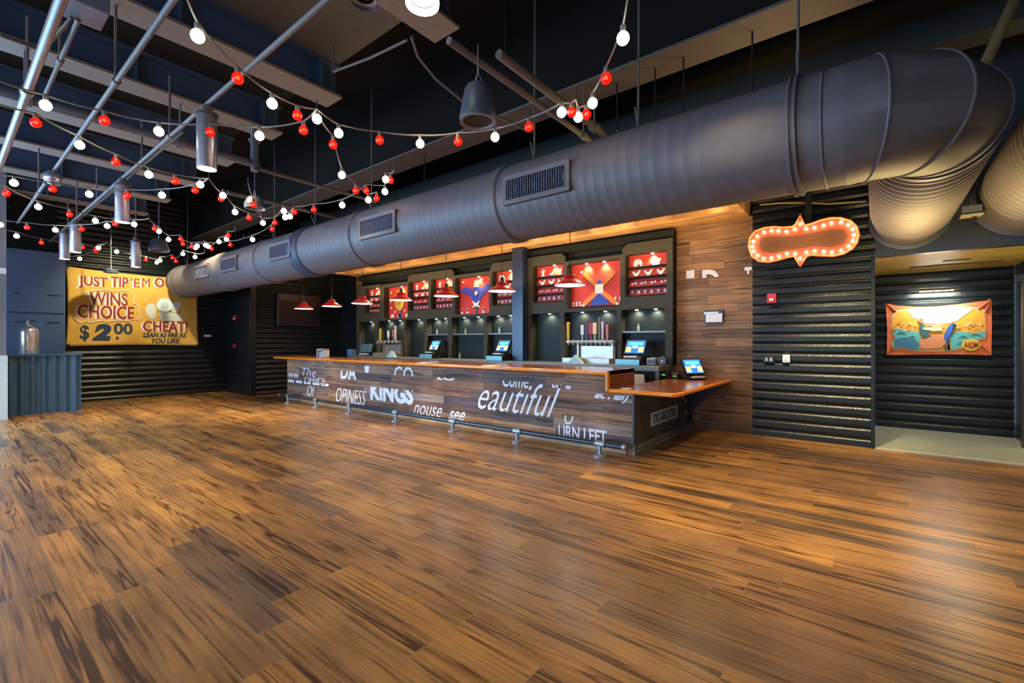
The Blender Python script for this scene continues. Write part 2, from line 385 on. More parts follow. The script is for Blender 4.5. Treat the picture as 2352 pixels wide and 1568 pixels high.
# ------------------------------------------------------------ left corrugated counter with steel canister
t = thing('corrugated_counter', 'low dark blue counter faced in vertical corrugated metal, left of the yellow banner', 'counter', (-14.3, 1.5, 0))
corr('front_sheet', M_corrb, 'Y', -14.06, .93, 2.06, 0, 1.24, 1, pitch=.165, amp=.02, base=.05, vertical=True, parent=t)
MB().box(-14.9, -14.12, .93, 2.04, 0, 1.24).build('body', M_blue, t)
MB().box(-14.95, -14.0, .92, 2.08, 1.24, 1.275, .006).build('top', M_corrb, t)
c0 = Vector((-14.35, 1.27, 1.275))
t = thing('steel_canister', 'silver bottle-shaped metal canister standing on the blue corrugated counter', 'canister', c0)
MB().lathe([(.14, 0), (.15, .015), (.15, .48), (.135, .54), (.09, .585), (.045, .61), (.04, .63)], c0, seg=28).build('body', mat('brushed_canister', (.88, .88, .88), .24, .7), t, True)
MB().lathe([(.04, .625), (.04, .67), (.055, .675), (.055, .70), (.03, .71), (.03, .74)], c0, seg=16).build('valve', M_steel, t, True)
MB().tube([c0+Vector((0, 0, .72)), c0+Vector((0, .05, .73)), c0+Vector((0, .10, .70))], .012).build('handle', M_bplastic, t, True)

# ------------------------------------------------------------ yellow banner on the left wall
BY0, BY1, BZ0, BZ1 = 2.05, 4.92, 1.42, 3.44
bx = XL+.075
def bwarp(y, z): return .012*math.sin(y*5+z)+.008*math.sin(z*7-y*3)
t = thing('carnival_banner', 'yellow hand-painted carnival banner hanging on the left wall reading WINS CHOICE', 'banner', (bx, (BY0+BY1)/2, BZ0))
bm = bmesh.new(); NY, NZ = 60, 30; g = []
for i in range(NY+1):
    for j in range(NZ+1):
        y = BY0+(BY1-BY0)*i/NY; z = BZ0+(BZ1-BZ0)*j/NZ; fx = i/NY; fz = j/NZ
        z -= .06*math.sin(PI*fx)*fz - .03*math.sin(PI*fx)*(1-fz); y += .03*math.sin(PI*fz)*(1 if fx < .5 else -1)*abs(fx-.5)*2
        g.append(bm.verts.new((bx+bwarp(y, z), y, z)))
for i in range(NY):
    for j in range(NZ):
        a = i*(NZ+1)+j; bm.faces.new((g[a], g[a+NZ+1], g[a+NZ+2], g[a+1]))
mb = MB(); mb.bm.free(); mb.bm = bm
m = mat('yellow_canvas', (.62, .36, .045), .8, bscale=2.2)
for nn in m.node_tree.nodes:
    if nn.type == 'MIX': nn.inputs['A'].default_value = (.50, .24, .02, 1); nn.inputs['B'].default_value = (.66, .44, .09, 1)
bo = mb.build('canvas', m, t, True); sm = bo.modifiers.new('s', 'SOLIDIFY'); sm.thickness = .004
MS = mside(bx)
maroon = flat((.22, .015, .02)); wpaint = flat((.72, .62, .55)); navy = flat((.008, .03, .07)); pale = flat((.50, .56, .50)); palec = flat((.55, .68, .74))
def Pb(cx, cy):  # crop coordinates of the banner close-up -> (y, z) on the wall
    q = P(140+cx/6.918, 590+cy/6.918, X=bx); return q.y, q.z
def btext(s, cx0, cy0, cx1, cy1, m, bold=.02, shear=0, outl=True, slant=0):
    y0, z1 = Pb(cx0, (cy0)); y1, _ = Pb(cx1, cy1); _, z0 = Pb((cx0+cx1)/2, cy1); _, z1 = Pb((cx0+cx1)/2, cy0)
    if outl: text('lettering', s, MS, (y0-.05, z0-.012, y1-.045, z1-.012), wpaint, t, shear, bold*1.3, warp=bwarp, out=.006, slant=slant)
    text('lettering', s, MS, (y0, z0, y1, z1), m, t, shear, bold, warp=bwarp, out=.010, slant=slant)
btext('JUST', 280, 310, 740, 510, maroon); btext("TIP", 790, 320, 1070, 480, maroon); btext("'E", 1110, 340, 1250, 480, maroon, bold=.0); btext('M', 1290, 340, 1410, 480, maroon, bold=.0); btext('O', 1490, 330, 1640, 480, maroon)
btext('WINS', 450, 560, 1060, 770, maroon); btext('CHOICE', 260, 770, 1160, 980, maroon)
btext('$', 300, 1080, 450, 1340, navy, outl=False, bold=.02); btext('2', 490, 1060, 800, 1330, navy, outl=False, bold=.07, shear=.2); btext('.', 870, 1260, 920, 1310, navy, outl=False, bold=.04)
btext('00', 840, 1050, 1140, 1230, navy, outl=False, bold=.03)
btext('CHEAT!', 1300, 1020, 2010, 1190, maroon); btext('LEAN AS FAR AS', 1300, 1200, 1990, 1280, navy, outl=False, bold=.03, shear=.2); btext('YOU LIKE', 1430, 1295, 1890, 1370, navy, outl=False, bold=.03, shear=.2)
ol = [(350, 600), (380, 560), (500, 540), (700, 520), (860, 550), (980, 530), (1100, 545), (1160, 600), (1150, 680), (1140, 740), (1200, 760), (1240, 800), (1220, 860), (1250, 900), (1270, 960), (1230, 1000), (1150, 985), (1080, 1020), (900, 1005), (760, 1030), (620, 1010), (480, 1045), (380, 1020), (330, 1050), (260, 1030), (200, 960)]
MB().tube([(bx+.012+bwarp(*Pb(*c)), *Pb(*c)) for c in ol], .012, 6).build('outline_scroll', wpaint, t, True)
def bshape(pts, m, out=.006):
    mb = MB(); mb.prism([Pb(*p) for p in pts], MS, out, out+.012); mb.build('painted_bottle', m, t)
bshape([(1290, 690), (1340, 660), (1385, 690), (1400, 740), (1470, 740), (1510, 800), (1505, 960), (1450, 990), (1400, 970), (1350, 880), (1320, 760)], pale)
bshape([(1550, 890), (1600, 880), (1820, 890), (1860, 920), (1930, 950), (1935, 1000), (1870, 1020), (1620, 1015), (1560, 990)], pale)
bshape([(1760, 740), (1840, 710), (1930, 710), (1900, 780), (1880, 860), (1800, 900), (1750, 850)], pale)
bshape([(1645+130*math.cos(a*.35), 765+110*math.sin(a*.35)) for a in range(18)], palec, .012)
bshape([(1645+60*math.cos(a*.35), 765+50*math.sin(a*.35)) for a in range(18)], pale, .018)
for yy, zz in ((BY0+.02, BZ1-.02), (BY1-.02, BZ1-.02), (BY0+.04, BZ0+.03), (BY1-.03, BZ0+.03)):
    MB().lathe([(.035, 0), (.035, .02)], (bx-.0, yy, zz), 'X', 14).build('grommet', M_bplastic, t)

# ------------------------------------------------------------ television on the dark side wall and small wall devices
t = thing('wall_television', 'black flat television on the dark wall behind the two farthest pendants', 'television', (-13.85, 6.9, 2.0))
a = P(637, 700, X=-13.85); b = P(735, 700, X=-13.85)
MB().box(-13.9, -13.83, a.y, b.y, 2.02, 2.98, .01).build('casing', M_bplastic, t)
MB().box(-13.835, -13.825, a.y+.05, b.y-.05, 2.07, 2.93).build('screen', mat('tv_glass', (.006, .006, .01), .3), t)
MB().box(-13.95, -13.88, (a.y+b.y)/2-.1, (a.y+b.y)/2+.1, 2.3, 2.7).build('bracket', M_bplastic, t)
def alarm(c, M, lab):
    t = thing('fire_alarm', lab, 'fire alarm', c)
    mb = MB(); mb.prism(rrect(-.065, .065, -.075, .075, .012), M, 0, .045); mb.build('housing', mat('alarm_red', (.6, .02, .025), .4), t)
    mb = MB(); mb.prism([(-.035, -.005), (.035, -.005), (.02, -.045), (-.02, -.045)], M, .045, .07); mb.build('strobe_lens', flat((.8, .8, .78)), t)
q = P(1773, 685, Y=8.44); alarm(q, mfront(8.45, q.x, q.z), 'red fire alarm strobe on the black corrugated wall below the marquee sign')
q = P(540, 730, Y=5.6); alarm(q, mfront(5.62, q.x, q.z), 'small red fire alarm on the far corner wall right of the yellow banner')
q = P(540, 794, Y=5.6); mb = MB(); mb.prism(rrect(-.05, .05, -.06, .06, .01), mfront(5.61, q.x, q.z), 0, .05); tag(mb.build('pull_station', flat((.6, .02, .02))), 'tiny red pull station on the far corner wall, lower of the two red devices', 'pull station')
def wplate(u, v, Yp, w, h, lab, nb=2, m=M_white, name='switch_plate'):
    q = P(u, v, Y=Yp); t = thing(name, lab, 'switch', q)
    mb = MB(); mb.prism(rrect(-w/2, w/2, -h/2, h/2, .008), mfront(Yp, q.x, q.z), -.04, .008); mb.build('cover', m, t)
    for k in range(nb):
        x = (k-(nb-1)/2)*w*.4
        MB().box(q.x+x-.012, q.x+x+.012, Yp-.018, Yp-.006, q.z-.03, q.z+.03, .003).build('rocker', flat((.6, .6, .55)), t)
wplate(1806, 823, 8.43, .10, .12, 'cream double switch plate on the black corrugated wall')
wplate(1766, 825, 8.43, .16, .08, 'black outlet plate beside the cream switch plate', 2, M_bplastic, 'outlet_plate')
q = P(477, 771, X=XL+.06); tag(MB().box(XL, XL+.07, q.y-.09, q.y+.09, q.z-.03, q.z+.03, .006).build('thermostat', M_white), 'small white rectangular device on the wall beyond the yellow banner', 'thermostat')
# notice on the wood wall
t = thing('wall_notice', 'white notice sheet in a black frame on the reclaimed wood wall', 'notice', P(1641, 727, Y=8.47))
q0 = P(1619, 742, Y=8.46); q1 = P(1662, 711, Y=8.46)
MB().box(q0.x, q1.x, 8.45, 8.485, q0.z, q1.z, .004).build('frame', M_bplastic, t)
MB().box(q0.x+.02, q1.x-.02, 8.44, 8.452, q0.z+.015, q1.z-.06).build('paper', flat((.75, .76, .78)), t)
MB().box(q0.x-.01, q1.x-.08, 8.436, 8.448, q1.z-.07, q1.z-.03).build('clip', flat((.55, .75, .85)), t)
# painted letters on the wood wall
t = thing('wall_lettering', 'fragments of pale painted capital letters across the reclaimed wood wall', 'lettering', P(1600, 630, Y=8.48))
Mw = mfront(8.488)
def wl(s, u0, v0, u1, v1, clip, bold=.04):
    a = P(u0, v1, Y=8.488); b = P(u1, v0, Y=8.488); text('letter', s, Mw, (a.x, a.z, b.x, b.z), M_letter, t, bold=bold, clip=clip)
wl('I', 1576, 620, 1595, 662, (.55, 1)); wl('D', 1613, 617, 1652, 668, (.62, 1)); wl('T', 1710, 612, 1727, 650, (.55, 1))

# ------------------------------------------------------------ bar
BX0, BX1, BF = -12.45, -2.58, 5.92
UX0, UX1, LX1 = -12.76, -2.87, -1.95
t = thing('bar_counter', 'long reclaimed-wood bar with a varnished orange-edged top and painted lettering', 'bar', ((BX0+BX1)/2, 6.2, 0)); BAR = t
MB().box(BX0, BX1, BF, 6.12, 0, .852).box(BX0, UX1-.02, BF, 6.12, .852, 1.089).build('front_cladding', M_clad, t)
MB().box(BX1-.14, BX1, 6.12, YB-.01, 0, .852).build('end_cladding', M_cladend, t)
MB().box(BX0, BX1-.1, BF-.02, BF, 0, .115).build('front_skirting', planks('skirting_wood', 'X', 'Z', .115, 1.4, [(.52, .36, .18), (.40, .27, .14), (.34, .24, .14)], rough=.6, seed=1, ring=2), t)
MB().box(BX1, BX1+.025, BF-.02, YB-.02, 0, .13).build('end_skirting', planks('skirting_grey', 'Y', 'Z', .13, .95, [(.20, .23, .24), (.28, .29, .27), (.15, .17, .20)], rough=.6, seed=1, ring=2), t)
MB().box(BX1-.02, BX1+.012, BF-.01, BF+.16, .13, .852).build('corner_board', planks('corner_grey', 'Z', 'Y', .2, 1.4, [(.07, .08, .10), (.10, .11, .13)], rough=.6, seed=1, ring=2), t)
MB().box(UX0+.03, UX1, 5.72, 6.62, 1.09, 1.14).build('upper_top', M_counter, t)
MB().box(UX1, LX1-.03, 5.76, 6.62, .853, .90).box(UX1+.02, LX1-.03, 6.62, YB-.02, .853, .90).build('lower_top', M_counter, t)
e = MB()
e.tube([(UX0, YB-1.9, 1.114), (UX0, 5.72, 1.114), (UX1, 5.72, 1.114)], .028, 12)
e.tube([(UX1, 5.72, 1.135), (UX1, 5.72, .875)], .03, 12)
e.tube([(UX1, 5.74, .876), (LX1-.04, 5.74, .876), (LX1, 5.78, .876), (LX1, YB-.03, .876)], .028, 12)
e.build('nosing', M_edge, t, True)
MB().box(UX1-.03, UX1, 5.74, 6.62, .90, 1.14).build('step_panel', planks('step_wood', 'Y', 'Z', .3, 2, [(.20, .055, .018), (.24, .07, .02)], grain_dark=.3, rough=.3, seed=1, ring=2), t)
MB().box(BX0+.1, BX0+.2, 6.1, 6.9, 0, 1.09).build('end_panel', M_clad, t)
br = MB(); 
for yy in (8.2,):
    br.prism([(0, 0), (.55, .0), (.55, -.04), (.06, -.5), (0, -.5)], Matrix(((1, 0, 0, BX1), (0, 0, 1, yy), (0, 1, 0, .852), (0, 0, 0, 1))), 0, .05)
br.build('counter_bracket', M_bplastic, t)
MF = mfront(BF)
def bt(s, u0, v0, u1, v1, shear=0, bold=.02, clip=None, slant=0, name='painted_lettering', Y=BF):
    a = P(u0, (v0+v1)/2, Y=Y); b = P(u1, (v0+v1)/2, Y=Y)
    um = (u0+u1)/2; z0 = P(um, v1, Y=Y).z; z1 = P(um, v0, Y=Y).z
    text(name, s, mfront(Y), (a.x, z0, b.x, z1), M_letter, t, shear, bold, clip=clip, slant=0)
bt('KINGS', 851, 880, 950, 924, bold=.05, clip=(.0, .72)); bt('DA', 783, 836, 819, 871, bold=.03, clip=(0, .55)); bt("'", 838, 840, 848, 856, bold=.06)
bt('CO.', 906, 842, 956, 880, bold=.0, clip=(.45, 1)); bt('OPINESS', 772, 892, 842, 928, shear=.4, bold=.0, clip=(.06, .93))
bt('nouse', 950, 932, 1016, 955, shear=.5, bold=.0, clip=(0, 1)); bt('see', 1030, 944, 1069, 966, shear=.6, bold=.01, clip=(.1, 1))
bt('eautiful', 1098, 878, 1290, 950, shear=.6, bold=-.004, clip=(.0, 1))
bt('Come', 1155, 852, 1215, 890, shear=.3, bold=.01, clip=(0, .38)); bt('to a', 1268, 868, 1312, 892, shear=.3, bold=.02, clip=(0, .35))
bt('WW', 662, 855, 687, 868, bold=.04, clip=(0, .8)); bt('The', 694, 845, 726, 864, shear=.3, bold=-.01, clip=(0, 1)); bt('OFFICE', 700, 866, 748, 881, bold=.0, clip=(0, .9))
bt('Of', 706, 884, 724, 910, shear=.4, bold=0, clip=(0, .9)); bt('-----', 662, 876, 755, 882, bold=.0); bt('U', 1297, 938, 1321, 975, shear=.3, bold=.0, clip=(0, .55))
bt('URN LEFT', 1283, 982, 1394, 1012, bold=.02, clip=(.2, 1)); bt('ac . all)', 1366, 894, 1446, 924, shear=.5, bold=.03, clip=(0, .6))
bt('to', 1003, 858, 1045, 873, shear=.2, bold=.02, clip=(0, .4))
# blue stencil panel on the bar's end
a = P(1495, 990, X=BX1+.005); b = P(1556, 960, X=BX1+.005)
mb = MB(); mb.prism([(a.y, .30), (b.y, .30), (b.y, .50), (a.y, .50)], mside(BX1), .0, .006); mb.build('stencil_panel', flat((.42, .60, .78)), t)
text('stencil_lettering', 'TIC-EOTER', mside(BX1), (a.y+.06, .33, b.y-.06, .47), flat((.05, .07, .10)), t, bold=.03, out=.008)
c0 = P(1580, 918, X=BX1+.01)
for k, (dy, dz) in enumerate(((0, 0), (.12, -.1), (-.02, -.02), (.14, -.3), (.18, .05))):
    MB().sphere((BX1+.012, 7.95+dy, .62+dz), .035, 10, 6, (.3, 1, 1)).build('painted_dot', flat((.35, .45, .55)), t)

# foot rail
t = thing('foot_rail', 'dark pipe foot rail on flanged posts along the bar front', 'foot rail', (-7, 5.58, 0))
xr0 = P(643, 905, Y=5.58).x; xr1 = P(1433, 1026, Y=5.58).x
MB().tube([(xr0, 5.58, .17), (xr1, 5.58, .17)], .034, 14).build('rail', M_rail, t, True)
for u, v in ((662, 915), (726, 925), (803, 938), (909, 955), (1040, 975), (1188, 1005), (1378, 1030)):
    x = P(u, v, Y=5.58).x
    MB().lathe([(.092, 0), (.092, .014), (.045, .028), (.028, .036), (.028, .145)], (x, 5.58, 0), seg=18).build('post', M_flange, t, True)
    MB().tube([(x-.06, 5.58, .17), (x+.075, 5.58, .17)], .046, 14).tube([(x, 5.58, .12), (x, 5.58, .15)], .038, 12).build('tee_fitting', M_flange, t, True)
for x in (xr0, xr1): MB().sphere((x, 5.58, .17), .042, 12, 8).build('end_cap', M_flange, t, True)

# ------------------------------------------------------------ things on the bar top
def papers(u, v, lab):
    q = P(u, v, Z=1.145); o = MB().box(q.x-.14, q.x+.12, 5.76, 5.95, 1.1405, 1.146).build('menu_card', flat((.78, .80, .84)), loc=(q.x, 5.85, 1.1405)); tag(o, lab, 'menu', 'white cards on the bar edge')
papers(985, 832, 'white card on the bar edge below the second cash register from the left')
papers(1145, 838, 'white card on the bar edge below the third cash register from the left')
o = MB().box(-2.75, -2.62, 5.86, 5.98, .9005, .906).build('coaster', flat((.7, .74, .78)), loc=(-2.68, 5.92, .9005)); tag(o, 'white coaster on the lower bar counter beside the step', 'coaster')
q = P(741, 820, Y=6.2); t = thing('napkin_caddy', 'small clear and silver napkin box on the far end of the bar', 'napkin box', (q.x, 6.2, 1.14))
MB().box(q.x-.15, q.x-.11, 6.12, 6.3, 1.14, 1.35).box(q.x+.11, q.x+.15, 6.12, 6.3, 1.14, 1.35).box(q.x-.15, q.x+.15, 6.12, 6.3, 1.33, 1.36).box(q.x-.15, q.x+.15, 6.12, 6.3, 1.14, 1.15).build('frame', flat((.5, .52, .52)), t)
MB().box(q.x-.08, q.x+.08, 6.15, 6.28, 1.15, 1.29).build('napkins', flat((.35, .38, .38)), t)

# ------------------------------------------------------------ back counter and back bar
CY0, CZ = 7.7, 1.12
t = thing('back_counter', 'olive grey counter run under the back bar shelving', 'counter', (-7.6, 8.0, 0))
MB().box(-12.4, -2.9, CY0, 8.3, 1.03, CZ, .008).build('worktop', M_steelp, t)
MB().box(-12.4, -2.95, CY0+.08, 8.3, 0, 1.03).build('base_cabinet', M_dark, t)
MB().box(-2.97, -2.91, CY0+.02, CY0+.08, 0, 1.03).build('corner_leg', M_steelp, t)
MB().box(-3.6, -3.0, CY0+.055, CY0+.5, .78, .80).build('shelf', M_steelp, t)
o = MB().box(-3.42, -3.16, CY0-.02, CY0+.05, .78, .97).build('receipt_box', flat((.75, .72, .66)), loc=(-3.3, CY0, .78)); tag(o, 'white carton on the shelf below the back counter, right end', 'box')

FY = 8.30   # face of the back bar
def XZ(u, v): q = P(u, v, Y=FY); return q.x, q.z
def span(u0, u1, v): return XZ(u0, v)[0], XZ(u1, v)[0]
t = thing('back_bar_shelving', 'dark olive back bar shelving wall with shooting gallery displays and shelf bays', 'shelving', (-7.6, 8.4, 1.12)); BB = t
ztop = 3.58
# upper cases: u0,u1 and z range ; lower bays
cases = [('A', 840, 876, 2.40, 3.17), ('B', 885, 939, 2.22, 3.14), ('C', 941, 987, 2.40, 3.21), ('D', 993, 1042, 2.40, 3.21),
         ('E', 1048, 1126, 2.23, 3.16), ('F', 1133, 1190, 2.40, 3.21), ('G', 1226, 1297, 2.40, 3.21), ('H', 1305, 1427, 2.24, 3.16), ('I', 1438, 1533, 2.40, 3.21)]
bays = [(829, 864, 0), (872, 930, 2), (935, 976, 0), (983, 1031, 1), (1040, 1114, 1), (1121, 1185, 1), (1222, 1290, 0), (1298, 1420, 2), (1429, 1530, 1)]
LB0, LB1 = 1.13, 2.16
holes = []; CX = {}
for n_, u0, u1, z0, z1 in cases:
    x0, _ = XZ(u0, 680); x1, _ = XZ(u1, 680); CX[n_] = (x0, x1, z0, z1)
    holes.append(rrect(x0, x1, z0, z1, .05))
BXs = []
for u0, u1, k in bays:
    x0, x1 = span(u0, u1, 760); BXs.append((x0, x1, k)); holes.append(rrect(x0, x1, LB0, LB1, .05, corners=(0, 1, 1, 0)))
xl = XZ(822, 700)[0]; xr = XZ(1547, 700)[0]; xp0 = XZ(1192, 700)[0]; xp1 = XZ(1216, 700)[0]
# outline: top steps up over the tall cases and down over the wide ones
def top_outline():
    pts = [(xl, 1.12), (xr, 1.12)]
    hs = [(n_, CX[n_]) for n_, *_ in cases]
    hi = {'A': 3.26, 'B': 3.235, 'C': 3.41, 'D': 3.41, 'E': 3.235, 'F': 3.41, 'G': 3.42, 'H': 3.235, 'I': 3.42}
    right = xr
    seq = []
    for i in range(len(hs)-1, -1, -1):
        n_, (x0, x1, z0, z1) = hs[i]
        left = xl if i == 0 else (hs[i-1][1][1]+x0)/2
        seq.append((right, left, hi[n_])); right = left
    for r, l, h in seq:
        c = .09
        prev = pts[-1][1] if len(pts) > 2 else None
        if prev is not None and prev < h: pts += [(r, h-c), (r-c, h)]
        elif prev is not None and prev > h: pts[-1] = (r+c, prev); pts += [(r, prev-c), (r, h)]
        else: pts += [(r, h)]
        pts += [(l, h)]
    return pts
plate('face_frame', top_outline(), holes, mfront(FY), .05, M_frame, t)
MB().box(xl, xr, 8.44, 8.47, 1.12, ztop).build('back_panel', M_dark, t)
MB().box(xl, xr, 8.31, 8.44, 3.44, ztop).build('top_fascia', M_black, t)
dv = MB(); edges = sorted([c[0] for c in CX.values()]+[c[1] for c in CX.values()])
for n_, (x0, x1, z0, z1) in CX.items(): dv.box(x0-.03, x0-.005, FY, 8.44, z0, z1); dv.box(x1+.005, x1+.03, FY, 8.44, z0, z1); dv.box(x0, x1, FY, 8.44, z1, z1+.02)
for x0, x1, k in BXs: dv.box(x0-.03, x0-.005, FY, 8.44, LB0, LB1); dv.box(x1+.005, x1+.03, FY, 8.44, LB0, LB1)
dv.build('divider', M_frame, t)
MB().box(xl, xr, FY-.012, 8.44, LB1, LB1+.04).build('mid_rail', M_frame, t)
for x0, x1, k in BXs:
    if k == 1: MB().box(x0, x1, FY+.0, 8.44, 1.715, 1.75).build('shelf', M_steelp, t)
for x0, x1, k in BXs:
    nl = 2 if x1-x0 > .8 else 1
    for j in range(nl):
        xx = x0+(x1-x0)*(j+.7)/(nl+.3)
        MB().lathe([(.03, 0), (.03, .012)], (xx, 8.38, LB1-.014), seg=14).build('puck_light', E_disc, t)
        lamp('SPOT', 'puck_glow', (xx, 8.36, LB1-.02), 14, (1, .95, .70), (math.radians(20), 0, 0), spot_size=2.4, spot_blend=.8, shadow_soft_size=.03)
# steel post in front
tag(MB().box(xp0, xp1, 8.05, 8.22, 1.125, 3.63).build('structural_post', mat('navy_post', (.008, .018, .045), .35), loc=((xp0+xp1)/2, 8.1, 1.125)), 'dark navy steel post in front of the back bar shelving', 'post')
# small bottle items in bays
def bottle(x, y, z, h, m, lab):
    r = h*.16; o = MB().lathe([(r, 0), (r, h*.6), (r*.4, h*.75), (r*.4, h)], (x, y, z), seg=12).build('small_bottle', m, None, True, loc=(x, y, z)); tag(o, lab, 'bottle', 'small bottles on the back bar')
glassy = flat((.22, .22, .18))
for i, lab in ((3, 'small bottle on the shelf in the fourth bay from the left'), (4, 'small bottle on the shelf in the fifth bay from the left'), (5, 'small bottle on the shelf left of the navy post'), (8, 'small bottle on the shelf of the rightmost bay')):
    x0, x1, k = BXs[i]; bottle(x0+(x1-x0)*.35, 8.37, 1.75, .15, glassy, lab)
bottle(BXs[4][0]+.35, 8.2, CZ, .16, glassy, 'small bottle on the back counter under the fifth bay')

# ------------------------------------------------------------ shooting gallery displays
def tri(c, s): return [(c[0]+s*x, c[1]+s*y) for x, y in ((-.5, .4), (.5, .4), (0, -.5))]
def diamond(c, s): return [(c[0]+s*x, c[1]+s*y) for x, y in ((0, .55), (.5, 0), (0, -.55), (-.5, 0))]
def circ(c, r, n=12): return [(c[0]+r*math.cos(2*PI*k/n), c[1]+r*math.sin(2*PI*k/n)) for k in range(n)]
def bird(c, s): return [(c[0]+s*x, c[1]+s*y) for x, y in ((-.6, .25), (-.35, .35), (-.15, .1), (.1, .1), (.3, .4), (.6, .35), (.45, .1), (.2, -.3), (-.15, -.35), (-.4, -.05))]
def bear(c, s): return [(c[0]+s*x, c[1]+s*y) for x, y in ((-.5, -.45), (-.55, .1), (-.3, .45), (.1, .5), (.4, .35), (.55, .1), (.5, -.45), (.3, -.45), (.22, -.1), (0, -.1), (-.1, -.45))]
def duck(c, s): return [(c[0]+s*x, c[1]+s*y) for x, y in ((-.5, 0), (-.2, .15), (.1, .1), (.2, .3), (.42, .32), (.5, .18), (.36, .05), (.3, -.25), (-.2, -.3))]
def man(c, s): return [(c[0]+s*x, c[1]+s*y) for x, y in ((-.1, .5), (.1, .5), (.12, .3), (.4, .4), (.15, .12), (.1, -.1), (.3, -.5), (.1, -.5), (0, -.2), (-.15, -.5), (-.35, -.5), (-.12, -.1), (-.2, .12), (-.45, .25), (-.12, .28))]
gal = dict(A='leftmost red shooting gallery display with small white targets', B='red gallery display with a large yellow round-headed figure', C='red gallery display with white targets right of the yellow figure',
           D='red gallery display with white targets left of the blue winged figure', E='wide red gallery display with a blue winged figure', F='red gallery display with white targets just left of the navy post',
           G='red gallery display with white targets just right of the navy post', H='widest red gallery display with an orange-legged crossing figure', I='rightmost red gallery display with a white bear target on top')
wt = flat((.78, .78, .74)); wt2 = flat((.55, .6, .58))
for n_, (x0, x1, z0, z1) in CX.items():
    t = thing('gallery_display', gal[n_], 'display', ((x0+x1)/2, 8.4, z0), 'shooting gallery displays')
    MB().box(x0+.005, x1-.005, 8.425, 8.438, z0, z1).build('red_panel', M_redpanel, t)
    Mg = mfront(8.42); W = x1-x0; Hh = z1-z0
    def sh(pts, m=wt, nm='target', o=0, M=Mg):
        mb = MB(); mb.prism(pts, M, o, o+.012); mb.build(nm, m, t)
    for j in range(2 if n_ == 'H' else 1):
        xx = x0+W*((j+1)/3 if n_ == 'H' else .62)
        MB().lathe([(.028, 0), (.028, .012)], (xx, 8.37, z1-.02), seg=12).build('puck_light', E_disc, t)
        lamp('SPOT', 'display_glow', (xx, 8.365, z1-.025), 30, (1, .70, .30), (math.radians(24), 0, 0), spot_size=1.9, spot_blend=.9, shadow_soft_size=.02)
    if n_ not in 'BEH':
        lv = [z0+Hh*k for k in (.235, .47, .70)]
        for z in lv: MB().box(x0, x1, 8.34, 8.425, z-.028, z+.012).build('shelf', M_black, t)
        MB().box(x0, x1, 8.33, 8.425, z0, z0+.035).build('shelf', M_black, t)
        zz = lv[2]+.13*Hh
        if n_ in 'FI':
            sh(bear((x0+W*.24, zz-.02), .17), wt2); sh(duck((x0+W*.68, zz-.03), .22), wt2)
        else:
            sh(man((x0+W*.22, zz-.01), .18)); sh(duck((x0+W*.5, zz-.04), .10)); sh(man((x0+W*.78, zz-.01), .16), wt2)
        for k in range(3): sh(bird((x0+W*(.2+.3*k), lv[1]+.075), .15))
        for k in range(4): 
            cx = x0+W*(.14+.24*k); sh(circ((cx-.035, lv[0]+.075), .022)); sh(circ((cx+.035, lv[0]+.085), .022)); sh([(cx-.03, lv[0]+.07), (cx+.03, lv[0]+.075), (cx+.03, lv[0]+.085), (cx-.03, lv[0]+.08)], nm='target_link')
        n6 = 6
        for k in range(n6): sh((diamond if k % 2 else tri)((x0+W*(.1+.16*k), z0+.10), .075))
    elif n_ == 'B':
        yl = flat((.65, .42, .03)); c = (x0+W*.48, z0+Hh*.58)
        sh([(c[0]+.23*math.cos(a*PI/14)*(1 if a % 2 else .9), c[1]+.32*math.sin(a*PI/14)*(1 if a % 2 else .92)) for a in range(28)], yl, 'yellow_figure', .0)
        sh(circ((c[0]-.05, c[1]-.02), .10, 16), flat((.55, .25, .02)), 'face', .014)
        for px, pz in ((.12, .85), (.1, .55), (.12, .35), (.9, .6), (.86, .33), (.3, .22), (.7, .24)): sh(circ((x0+W*px, z0+Hh*pz), .03))
        for px in (.18, .48, .8): sh(bear((x0+W*px, z0+Hh*.08), .12))
        sh([(x0+W*.44, z0+.01), (x0+W*.56, z0+.01), (x0+W*.54, z0+.22), (x0+W*.46, z0+.22)], flat((.05, .1, .3)), 'stand')
    elif n_ == 'E':
        bl = flat((.03, .06, .40)); c = (x0+W*.52, z0+Hh*.55)
        sh([(c[0]+x*W, c[1]+y*Hh) for x, y in ((-.55, .12), (-.3, .22), (-.15, .12), (-.08, .2), (.08, .2), (.15, .12), (.3, .24), (.5, .12), (.25, .02), (.12, -.14), (0, -.26), (-.12, -.14), (-.25, 0))], bl, 'winged_figure')
        sh([(c[0]+x*W, c[1]+y*Hh) for x, y in ((-.07, .18), (.07, .18), (.06, .34), (-.06, .34))], flat((.65, .45, .25)), 'head', .012)
        sh(circ((c[0], c[1]+.01), .07, 16), flat((.30, .02, .02)), 'emblem', .012); sh(diamond((c[0], c[1]+.01), .10), wt, 'emblem_centre', .02)
        sh([(c[0]+x*W, c[1]+y*Hh) for x, y in ((-.12, -.18), (0, -.26), (.12, -.18), (.06, -.3), (.13, -.38), (0, -.33), (-.13, -.38), (-.06, -.3))], wt, 'bow', .014)
        sh([(c[0]-.03, z0+.02), (c[0]+.03, z0+.02), (c[0]+.03, c[1]-.3), (c[0]-.03, c[1]-.3)], flat((.02, .08, .05)), 'stand')
        for px in (.08, .25, .72, .9): sh(man((x0+W*px, z0+Hh*.10), .14)); sh(circ((x0+W*px, z0+Hh*.13), .03))
        for px in (.12, .5, .68, .9): sh(duck((x0+W*px, z1-.09), .09))
    else:
        og = flat((.75, .22, .02)); ol_ = flat((.33, .12, .01)); c = (x0+W*.56, z0+Hh*.42)
